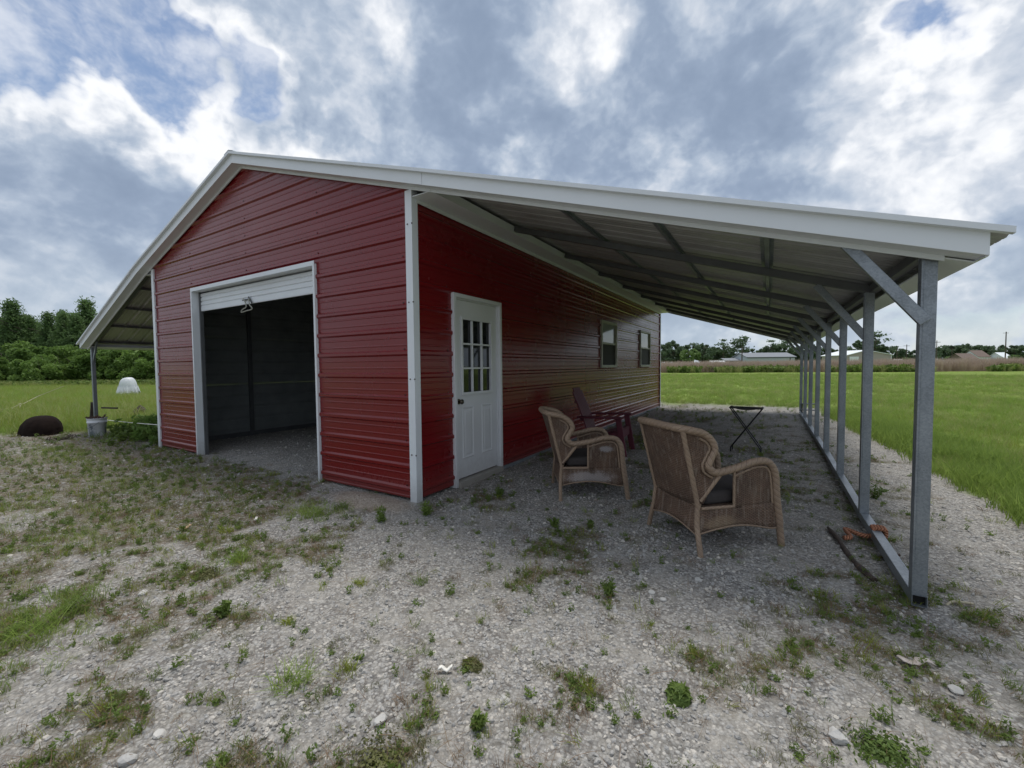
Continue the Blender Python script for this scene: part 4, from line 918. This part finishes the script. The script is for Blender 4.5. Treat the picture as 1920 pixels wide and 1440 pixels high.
for u,h in hs.items():
    p=far(u,48+rng.uniform(-1,2)); lb='young pine standing in the dense left pine wood'
    if u==28: lb='tall spiky-topped pine at the far left of the wood'
    if u==168: lb='tallest pine of the left wood, rising beside the barn roof edge'
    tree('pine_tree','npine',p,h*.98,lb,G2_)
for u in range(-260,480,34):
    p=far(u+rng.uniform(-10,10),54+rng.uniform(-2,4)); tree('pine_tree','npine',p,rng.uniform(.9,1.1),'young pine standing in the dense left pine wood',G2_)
# right far trees
spec=[(1215,1.0),(1240,1.05),(1262,1.15),(1280,1.0),(1318,1.05),(1334,1.0),(1352,.95),(1376,.85),(1400,.82),(1425,.80),(1448,.95),(1468,1.0),(1490,.9),(1512,1.05),(1535,.95),(1560,.8),(1585,.75),(1607,1.1),(1630,1.12),(1652,.9),(1672,.98),(1690,.72),(1712,.68),(1735,.75)]
for u,h in spec:
    dep=165+rng.uniform(-8,8); tree('broadleaf_tree','foak',far(u,dep),h*.98,'dark rounded tree in the line beyond the right field',G3_)
    if rng.random()<.7: tree('broadleaf_tree','foak',far(u+rng.uniform(-10,10),dep+18),h*.85,'dark rounded tree in the line beyond the right field',G3_)
for u in range(1745,2080,17):
    tree('broadleaf_tree','foak',far(u+rng.uniform(-5,5),250+rng.uniform(-10,10)),rng.uniform(1.15,1.4),'dark rounded tree on the far skyline at the right edge',G3_)
for u in range(900,1215,24):
    tree('broadleaf_tree','foak',far(u,168),rng.uniform(.85,1.05),'dark rounded tree in the line beyond the right field',G3_)
for u,h,lb in ((1300,.9,'sparse tall pine between the darker round trees right of the barn corner'),(1356,1.0,'flat-topped sparse pine left of the grey shed'),(1381,1.02,'sparse pine with two crown clumps above the white roof'),(1393,1.12,'tallest sparse pine beside the utility pole left of the grey shed'),(1446,.95,'thin pine rising behind the grey shed'),(1475,1.02,'sparse pine near the row of steel posts behind the grey shed'),(1640,1.25,'sparse pine rising above the tan shed')):
    tree('sparse_pine','fpine',far(u,160),h*.88,lb,'sparse pines beyond the right field')
for u,dep,h,k,lb in ((1292,150,1.5,'flime','light green tree among darker ones right of the barn corner'),(1329,140,.62,'fbush','small bright green shrub left of the white roof'),(1700,150,.7,'flime','light green tree right of the tan shed'),(1780,200,.9,'flime','light green tree nearest the first post on its right'),(1805,205,1.1,'flime','broad light green tree between post and brown roofs'),(1828,210,1.2,'flime','light green tree just left of the utility pole group'),(1850,215,1.1,'flime','light green tree above the brown roof'),(1900,180,.9,'flime','green shrub-like tree at the right edge before the skyline')):
    tree('light_green_tree',k,far(u,dep),h,lb,'lighter green trees beyond the right field')
# grass scatter via geometry nodes ------------------------------------------------
def blades(name,nb,h,spread,mat_,w=.006,lean=.5,seed=0,segs=2,hv=.4):
    q=np.random.default_rng(seed); V=[];F=[];tn=[]
    for b in range(nb):
        a=q.uniform(0,6.28); r=spread*math.sqrt(q.random()); x,y=r*math.cos(a),r*math.sin(a); hh=h*(1+hv*q.uniform(-1,1)); d=q.uniform(0,6.28); ln=lean*q.uniform(.3,1.)*hh; fa=q.uniform(0,6.28); wx,wy=w*.5*math.cos(fa),w*.5*math.sin(fa); i=len(V)
        for s in range(segs):
            t=s/segs; ox=x+math.cos(d)*ln*t**1.8; oy=y+math.sin(d)*ln*t**1.8; ww=1-.5*t; V+=[(ox-wx*ww,oy-wy*ww,hh*t*(1-.15*lean*t)),(ox+wx*ww,oy+wy*ww,hh*t*(1-.15*lean*t))]
        V.append((x+math.cos(d)*ln,y+math.sin(d)*ln,hh*(1-.15*lean)))
        for s in range(segs-1): F.append((i+2*s,i+2*s+1,i+2*s+3,i+2*s+2)); tn.append(q.random())
        F.append((i+2*segs-2,i+2*segs-1,i+2*segs)); tn.append(q.random())
    me=bpy.data.meshes.new(name); me.from_pydata(V,[],F); a=me.attributes.new('tint','FLOAT','FACE'); a.data.foreach_set('value',np.array(tn,np.float32)); me.materials.append(mat_); return bpy.data.objects.new(name,me)
def leafy(name,nl,h,size,mat_,seed=0,spread=.5):
    q=np.random.default_rng(seed); mesh=np.zeros((nl,3)); t=q.random(nl); a=q.uniform(0,6.28,nl); r=spread*h*(q.random(nl)**.5)*(.4+.6*t); mesh[:,0]=r*np.cos(a); mesh[:,1]=r*np.sin(a); mesh[:,2]=h*t
    me=leafmesh(name,mesh,size,mat_,up=.5,elong=2.4,seed=seed); return bpy.data.objects.new(name,me)
def scatter(name,P,sc,templ,label=None,seed=0,z=None,tilt=.12):
    q=np.random.default_rng(seed); n=len(P); me=bpy.data.meshes.new(name); me.vertices.add(n)
    zz=gz(P[:,0],P[:,1])*sst(60,20,np.hypot(P[:,0],P[:,1])) if z is None else np.full(n,z)
    me.vertices.foreach_set('co',np.stack([P[:,0],P[:,1],zz],-1).astype(np.float32).ravel())
    a=me.attributes.new('sc','FLOAT','POINT'); a.data.foreach_set('value',np.asarray(sc,np.float32)*np.ones(n,np.float32))
    a=me.attributes.new('ro','FLOAT_VECTOR','POINT'); rr=np.stack([q.normal(0,tilt,n),q.normal(0,tilt,n),q.uniform(0,6.28,n)],-1); a.data.foreach_set('vector',rr.astype(np.float32).ravel())
    o=bpy.data.objects.new(name,me); C.objects.link(o)
    ng=bpy.data.node_groups.new(name,'GeometryNodeTree'); ng.interface.new_socket('Geometry',in_out='INPUT',socket_type='NodeSocketGeometry'); ng.interface.new_socket('Geometry',in_out='OUTPUT',socket_type='NodeSocketGeometry')
    N=ng.nodes.new; gi=N('NodeGroupInput'); go=N('NodeGroupOutput'); ip=N('GeometryNodeInstanceOnPoints'); gi_=N('GeometryNodeGeometryToInstance')
    for t_ in templ:
        oi=N('GeometryNodeObjectInfo'); oi.inputs['Object'].default_value=t_; oi.inputs['As Instance'].default_value=True; ng.links.new(oi.outputs['Geometry'],gi_.inputs[0])
    n1=N('GeometryNodeInputNamedAttribute'); n1.data_type='FLOAT'; n1.inputs[0].default_value='sc'
    n2=N('GeometryNodeInputNamedAttribute'); n2.data_type='FLOAT_VECTOR'; n2.inputs[0].default_value='ro'
    ri=N('FunctionNodeRandomValue'); ri.data_type='INT'; ri.inputs[4].default_value=0; ri.inputs[5].default_value=len(templ)-1
    ng.links.new(gi.outputs[0],ip.inputs['Points'])
    if len(templ)>1:
        ng.links.new(gi_.outputs[0],ip.inputs['Instance']); ip.inputs['Pick Instance'].default_value=True; ng.links.new(ri.outputs[2],ip.inputs['Instance Index'])
    else: ng.links.new(oi.outputs['Geometry'],ip.inputs['Instance'])
    ng.links.new(n1.outputs[0],ip.inputs['Scale']); 
    er=N('FunctionNodeEulerToRotation'); ng.links.new(n2.outputs[0],er.inputs[0]); ng.links.new(er.outputs[0],ip.inputs['Rotation'])
    ng.links.new(ip.outputs[0],go.inputs[0]); md=o.modifiers.new('scatter','NODES'); md.node_group=ng; o['kind']='stuff'
    if label:o['label']=label
    return o
def polar(n,r0,r1,a0,a1,q,pw=1.):
    # density falling with distance: r log-uniform, centred at the viewer's feet
    u=q.random(n); r=np.exp(np.log(r0)+(np.log(r1)-np.log(r0))*u**pw); a=q.uniform(a0,a1,n)
    return np.stack([CP[0]+r*np.sin(a),CP[1]+r*np.cos(a)],-1),r
tl=[blades('lawn_clump_%s'%c,26,.13,.10,m,.0055,.6,k,2) for k,(c,m) in enumerate((('a',L_lawn),('b',L_lawn),('c',L_lawn2)))]
q=np.random.default_rng(5)
P,r=polar(70000,3.,60,rad(-100),rad(60),q,.8); lm=lawnmask(P[:,0],P[:,1]); inb=(P[:,0]>WX-.1)&(P[:,0]<.1)&(P[:,1]>-.1)&(P[:,1]<LY)
k=(q.random(len(P))<(lm-.25)*1.6)&~inb; P,r=P[k],r[k]; patch=fbm(P[:,0],P[:,1],2.2,71)
sc=np.clip(.55+.9*(patch-.4)+.0*r,.3,1.5)*np.clip(.9+r*.035,1,2.8); scatter('lawn_grass',P,sc*q.uniform(.7,1.3,len(P)),tl,'mown green lawn grass around the yard',1)
# rougher field grass
tf=[blades('field_a',16,.34,.22,L_lawn2,.012,.8,81,3),blades('field_b',16,.30,.22,L_lawn,.012,.8,82,3),blades('field_c',12,.4,.2,L_yellow,.007,.5,83,3)]
q=np.random.default_rng(6); P,r=polar(16000,9.,55,rad(-105),rad(-50),q,.75); lm=lawnmask(P[:,0],P[:,1]); bp=gp(241,741); P=P[(lm>.6)&(P[:,0]<-9.8)&(np.hypot(P[:,0]-bp.x-.9,P[:,1]-bp.y+.3)>.9)]; scatter('field_grass',P,q.uniform(.5,1.15,len(P)),tf,'taller yellow-green grass of the left field',21)
P,r=polar(9000,7.,55,rad(-14),rad(58),q,.75); lm=lawnmask(P[:,0],P[:,1]); P=P[(lm>.9)&(q.random(len(P))<.75)]; scatter('seed_head_grass',P,q.uniform(.3,.62,len(P)),tf,'taller grass blades standing in the right lawn',22)
# coarse long grass beside the path and left
P=np.stack([4.85+q.normal(.25,.28,2600)+0,q.uniform(.2,11,2600)],-1); P[:,0]-=np.clip(P[:,1]-4,0,9)*.075; lm=lawnmask(P[:,0],P[:,1]); P=P[lm>.35]; scatter('verge_grass',P,q.uniform(.5,1.5,len(P))*np.clip(.4+1.3*fbm(P[:,0],P[:,1],.6,55),.4,1.4),tl[:2],'longer green grass along the path edge',2)
# weeds near the left wall and field edge
tw_=[leafy('weed_clump_a',60,.22,.045,L_weed,1),leafy('weed_clump_b',40,.30,.05,L_bush,2),blades('weed_clump_c',24,.22,.08,L_weed,.008,.8,9)]
P=[];
for (cx,cy,sx,sy,n) in ((-8.3,1.2,.5,.35,120),(-7.9,1.6,.9,.5,260),(-7.2,.35,.6,.25,90),(-8.2,3.0,1.2,.8,260)): P.append(np.stack([q.normal(cx,sx,n),q.normal(cy,sy,n)],-1))
P=np.concatenate(P); P=P[(P[:,0]<WX-.12)]; scatter('weeds',P,q.uniform(.5,1.25,len(P)),tw_,'dark green weeds beside the left lean-to',3)
# tall dry grass band
tt=[blades('tall_a',34,1.55,.45,L_tan,.028,.35,21,3,.25),blades('tall_b',34,1.75,.45,L_tan,.028,.3,22,3,.25)]; tg=[blades('tallg',34,.9,.4,L_lawn2,.04,.6,23,3,.4),leafy('tallg2',60,.9,.20,L_weed,24,.7)]
e0=gp(1238,699.5); e1=gp(1915,696.5); d=(e1-e0); n=Vector((-d.y,d.x,0)).normalized(); 
if n.dot(e0-Vector(CP))<0:n=-n
def band(n_,lo,hi,pw,seed,a=-1.2,b=1.6):
    q_=np.random.default_rng(seed); t=q_.uniform(a,b,n_); s=lo+(hi-lo)*q_.random(n_)**pw; s=s+(fbm(t*60,s,6,91)-.5)*5; return np.stack([e0.x+d.x*t+n.x*s,e0.y+d.y*t+n.y*s],-1)
P=band(15000,1.5,34,1.4,31); q2=np.random.default_rng(1); scatter('tall_dry_grass',P,q2.uniform(.6,1.2,len(P)),tt,'tall pinkish dry grass beyond the lawn',4,z=0.)
P=band(5200,-.5,7,1.2,32); k=fbm(P[:,0],P[:,1],9,44)>.44; P=P[k]; scatter('green_tall_weeds',P,q2.uniform(.5,1.25,len(P)),tg,'green weeds at the foot of the dry grass band',5,z=0.)
# rough grass at foot of left wood
P=[]; 
q3=np.random.default_rng(9)
pts=[far(u,33+q3.uniform(0,4)) for u in q3.uniform(-280,480,2400)]; P=np.array([(p.x,p.y) for p in pts]); scatter('wood_edge_grass',P,q3.uniform(.2,.55,len(P)),tg,'rough grass along the foot of the left wood',6,z=0.)
# gravel stones on the yard (uncountable): merged templates scattered
gm1=mat('gravel_grey',(.3,.29,.28),.9,fn=f_stone((.165,.162,.157),(.52,.505,.48))); gm2=mat('gravel_cream',(.4,.37,.32),.9,fn=f_stone((.34,.32,.285),(.64,.60,.54)))
tg_=[]
for k,m in enumerate((gm1,gm1,gm1,gm2,gm1)):
    me=rocky(.01,200+k,.65,.5,1); me.materials.append(m); tg_.append(bpy.data.objects.new('pebble_%s'%'abcde'[k],me))
q=np.random.default_rng(12); P,r=polar(150000,1.2,15,rad(-95),rad(62),q,.75); lm=lawnmask(P[:,0],P[:,1]); mo=mossmask(P[:,0],P[:,1]); cl=fbm(P[:,0],P[:,1],.5,77)
k=(lm<.5)&(q.random(len(P))<(.35+1.3*(cl-.3)))&(q.random(len(P))>mo*.4); P,r=P[k],r[k]
scatter('loose_gravel',P,(.32+1.55*q.random(len(P))**4)*np.clip(.75+.06*r,.8,1.7),tg_,'loose grey and cream gravel over the yard',7,tilt=.6)
# vegetation on the gravel
tv=[blades('tuft_a',16,.055,.03,L_weed,.0035,1.1,41,3),blades('tuft_b',12,.07,.03,L_yellow,.0035,.9,42,3),leafy('tuft_c',60,.035,.007,L_weed,43,1.1),blades('tuft_d',26,.04,.04,L_dry,.0022,1.3,44,3),blades('tuft_f',30,.03,.045,L_moss,.003,1.3,46,2),blades('tuft_g',30,.035,.05,L_moss,.003,1.3,47,2),leafy('tuft_e',44,.06,.008,L_weed,45,.5)]
q=np.random.default_rng(14); P,r=polar(60000,1.2,15,rad(-95),rad(62),q,.8); lm=lawnmask(P[:,0],P[:,1]); mo=mossmask(P[:,0],P[:,1]); ins=(P[:,0]>WX)&(P[:,0]<0)&(P[:,1]>.2)
k=(lm<.7)&(q.random(len(P))<.035+.85*mo)&~ins; P,r=P[k],r[k]
scatter('sparse_weeds',P,q.uniform(.35,1.05,len(P))*np.clip(.8+.05*r,.8,1.5),tv,'sparse small weeds and dead stems growing in the gravel',8,tilt=.3)
P=[]
for (u,v,sx,sy,n) in ((110,850,.9,.22,260),(240,900,.8,.25,160),(90,1160,.22,.14,90),(30,1195,.2,.12,70),(590,955,.20,.13,110),(330,840,.5,.15,60),(150,1000,.5,.2,90),(420,1050,.3,.15,50),(40,950,.6,.2,90)):
    p=gp(u,v); P.append(np.stack([q.normal(p.x,sx,n),q.normal(p.y,sy,n)],-1))
P=np.concatenate(P); P=P[(P[:,1]<-.05)|(P[:,0]<WX-.1)]; scatter('yard_grass_patches',P,q.uniform(.18,.55,len(P)),tl+[tv[0],tv[1]],'low green grass patches spreading over the gravel on the left',23,tilt=.35)
# litter of dead stems
td=[blades('stem_litter',9,.05,.06,L_dry,.0018,3.0,51,3)]
q=np.random.default_rng(15); P,r=polar(26000,1.2,12,rad(-95),rad(62),q,.85); mo=mossmask(P[:,0],P[:,1]); lm=lawnmask(P[:,0],P[:,1]); k=(q.random(len(P))<.08+.6*mo)&(lm<.6); P=P[k]; scatter('dead_stem_litter',P,q.uniform(.5,1.2,len(P)),td,'dead reddish stems matted over the gravel',9,tilt=.5)
# individual weeds one can point at
WD=[((1272,1296),'round','compact round bright green tuft standing alone in the gravel, bottom right of centre',.085),((712,1425),'mat','dark green low mat of weed at the bottom edge of the gravel',.16),((548,1272),'grass','spreading grass tuft with long blades left of the orange-tipped tuft',.14),((650,1252),'yel','yellow and orange-tipped grass tuft on the gravel',.085),((676,1090),'yel','small bright yellow-green tuft below the barn corner',.07),((788,1085),'grass','olive grass tuft below the white corner trim',.085),
 ((1145,1108),'stalk','upright leafy stalk between the tufts in front of the chairs',.09),((935,922),'stalk','bushy green weed at the foot of the white entry door',.11),((1040,978),'stalk','dark green weed just below the left wicker chair',.08),((1106,980),'stalk','round dark weed right of the one below the left wicker chair',.07),((585,958),'grass','large bright grass clump in front of the wall right of the garage opening',.17),((640,945),'grass','upright grass beside the sandy bump at the barn wall',.13),((715,968),'stalk','leafy weed left of the white corner trim foot',.14),((800,955),'stalk','tall leafy weed at the foot of the white corner trim',.14),((425,992),'yel','yellow-green star-shaped tuft left of the big grass clump',.10),((385,1075),'mat','dark green low weed on the gravel left of centre',.10),((450,1045),'grass','arching grass tuft in the middle left of the gravel',.13),((150,1130),'grass','flattened long grass clump at the left edge',.20),((60,1180),'grass','second flattened grass clump at the lower left edge',.20),((885,1240),'mat','small cushion weed at bottom centre',.05),((895,1355),'stalk','broad dark leafed weed near the bottom centre',.06),((1640,925),'stalk','feathery upright weed behind the second steel post',.16),((420,1150),'stalk','thin reddish-stemmed weed left of centre',.09),((540,1160),'yel','small rusty yellow tuft below the arching grass',.06),((1655,1390),'mat','reddish mossy patch at the lower right',.12)]
for i,((u,v),kd,lb,s) in enumerate(WD):
    p=gp(u,v+ (4 if s>.1 else 2)); q=np.random.default_rng(300+i)
    if kd=='round': P_=q.normal(size=(520,3)); P_/=np.linalg.norm(P_,axis=1)[:,None]; P_=P_*np.array([s*.55,s*.55,s*.5])*(q.random(520)**.3)[:,None]; P_[:,2]=abs(P_[:,2])+.01; me=leafmesh('w',P_,.012,L_weed,.6,3.2,300+i)
    elif kd=='mat': P_=q.normal(size=(1100,3))*np.array([s*.4,s*.3,s*.09]); P_[:,2]=abs(P_[:,2])+.008; me=leafmesh('w',P_,.0075,L_moss if i%2 else L_weed,.8,2.,300+i)
    elif kd=='stalk':
        L=[]; 
        for k in range(5):
            a=q.uniform(0,6.28); t=np.linspace(.05,1,52); L.append(np.stack([s*.4*t*math.cos(a)*(k>0)+q.normal(0,s*.10,52),s*.4*t*math.sin(a)*(k>0)+q.normal(0,s*.10,52),s*t*(1-.3*(k>0))],-1))
        me=leafmesh('w',np.concatenate(L),.010,L_weed,.3,3.4,300+i)
    else:
        bo=blades('w',110 if s>.1 else 60,s*.62,s*.55,L_yellow if kd=='yel' else (L_weed if i%2 else L_lawn),.0038,1.5,300+i,4); me=bo.data; bpy.data.objects.remove(bo)
    o=bpy.data.objects.new('weed_tuft',me); me.name='weed_tuft'; C.objects.link(o); o.location=(p.x,p.y,gh(p.x,p.y)-.003); tag(o,lb,'weed','larger weeds growing out of the gravel')
# ------------------------------------------------------------------ far buildings and poles
greym=mat('pale_grey_siding',(.42,.46,.50),.6); greyr=mat('grey_metal_roof',(.2,.215,.235),.7); tanm=mat('tan_siding',(.36,.32,.29),.7); whitem=mat('far_white_metal',(.75,.78,.8),.5); brownr=mat('brown_shingles',(.16,.12,.10),.9); darkw=mat('far_window',(.05,.06,.07),.3)
def lbox(e,name,m,a,b): mb=MB(); mb.box(a,b); return mb.build(name,m,e)
def shed(name,u0,u1,dep,hw,hr,deep,wm,rm,label,gable=False):
    A=far(u0,dep);B=far(u1,dep); dv=(B-A); w=dv.length; e=empty(name,A,math.atan2(dv.y,dv.x),label,'building')
    wall_=lbox(e,'wall',wm,(0,0,0),(w,deep,hw))
    mb=MB()
    if not gable: 
        for (y0,z0,y1,z1) in ((-.3,hw,deep/2,hr),(deep+.3,hw,deep/2,hr)): mb.hexa([(-.3,y0,z0),(w+.3,y0,z0),(w+.3,y1,z1),(-.3,y1,z1),(-.3,y0,z0+.15),(w+.3,y0,z0+.15),(w+.3,y1,z1+.15),(-.3,y1,z1+.15)])
        g=MB(); g.quad([(0.05,0,hw),(.05,deep,hw),(.05,deep/2,hr)]); g.quad([(w-.05,0,hw),(w-.05,deep,hw),(w-.05,deep/2,hr)]); g.build('gable',wm,e)
    else:
        for (x0,z0,x1,z1) in ((-.3,hw,w*.42,hr),(w+.3,hw,w*.42,hr)): mb.hexa([(x0,-.3,z0),(x1,-.3,z1),(x1,deep+.3,z1),(x0,deep+.3,z0),(x0,-.3,z0+.14),(x1,-.3,z1+.14),(x1,deep+.3,z1+.14),(x0,deep+.3,z0+.14)])
        g=MB(); g.quad([(0,0,hw),(w,0,hw),(w*.42,0,hr)]); g.build('gable',wm,e)
    mb.build('roof',rm,e); return e,w
e,w=shed('grey_shed',1401,1490,105,2.9,4.05,7,greym,greyr,'long pale grey metal shed beyond the tall grass right of the barn'); lbox(e,'window',darkw,(w*.885,-.04,2.0),(w*.91,-.01,2.9)); lbox(e,'window_trim',whitem,(w*.88,-.035,1.9),(w*.884,-.01,3.)); lbox(e,'eave_trim',darkw,(-.1,-.1,2.78),(w+.1,-.02,2.9))
e,w=shed('tan_shed',1588,1671,110,3.3,4.6,9,tanm,whitem,'tan gabled metal shed with white roof edge behind the second steel post',True)
lbox(e,'door',whitem,(.6,-.05,0),(3.0,-.01,3.0)); lbox(e,'corner_post',whitem,(w-.2,-.06,0),(w,-.01,3.3))
e,w=shed('white_trailer',1337,1361,100,1.2,2.05,2.5,whitem,whitem,'low white roof of a trailer left of the grey shed')
e,w=shed('dark_mobile_home',1361,1402,108,2.1,2.75,4,mat('dark_siding',(.10,.10,.11),.7),greyr,'low dark mobile home with white framed windows beside the grey shed')
for k in range(4): f=lbox(e,'window',whitem,(w*(.5+.12*k),-.06,1.0),(w*(.57+.12*k),-.02,2.0)); mb=MB(); mb.box((w*(.515+.12*k),-.08,1.15),(w*(.555+.12*k),-.065,1.85)); mb.build('pane',darkw,f)
for (u0,u1,dep,hw,hr,m,r_,lb) in ((1808,1836,190,2.2,5.2,brownr,brownr,'low brown-roofed house left of the pale roofed one on the far right'),(1834,1856,200,3.6,6.8,whitem,brownr,'house with brown and white gable near the utility pole'),(1884,1900,195,2.6,5.6,whitem,whitem,'house with pale grey roof right of the utility pole')):
    shed('far_house',u0,u1,dep,hw,hr,8,m,r_,lb)
def pole(u,vt,dep,lb,r=.14,arm=True):
    b=far(u,dep); H=CP[2]+(682-vt)/FPX*dep; e=empty('utility_pole',b,0,lb,'utility pole','utility poles beyond the right field'); mb=MB(); mb.tube([(0,0,-.3),(0,0,H)],[r,r*.75],8); mb.build('shaft',bark,e)
    if arm: mb=MB(); mb.beam((-.9,.0,H-.5),(.9,.6,H-.5),.1,.12); mb.build('crossarm',bark,e)
pole(1391,648,100,'utility pole left of the grey shed'); pole(1699,648,150,'thin utility pole right of the tan shed'); pole(1681,655,150,'utility pole nearest the tan shed'); pole(1755,641,120,'utility pole half hidden behind the nearest steel post',.12); pole(1884,626,170,'tallest utility pole at the far right',.22); pole(1784,655,180,'short utility pole before the light green trees',.14)
p=far(1684,105); mb=MB(); mb.box((-1.6,-.8,.3),(1.6,.8,1.1)); mb.box((-1.,-.7,1.1),(.8,.7,1.55)); o=bevel(mb.build('parked_vehicle',whitem,loc=(p.x,p.y,.6)),.2,3); tag(o,'white parked vehicle roof showing above the grass beside the tan shed','vehicle')
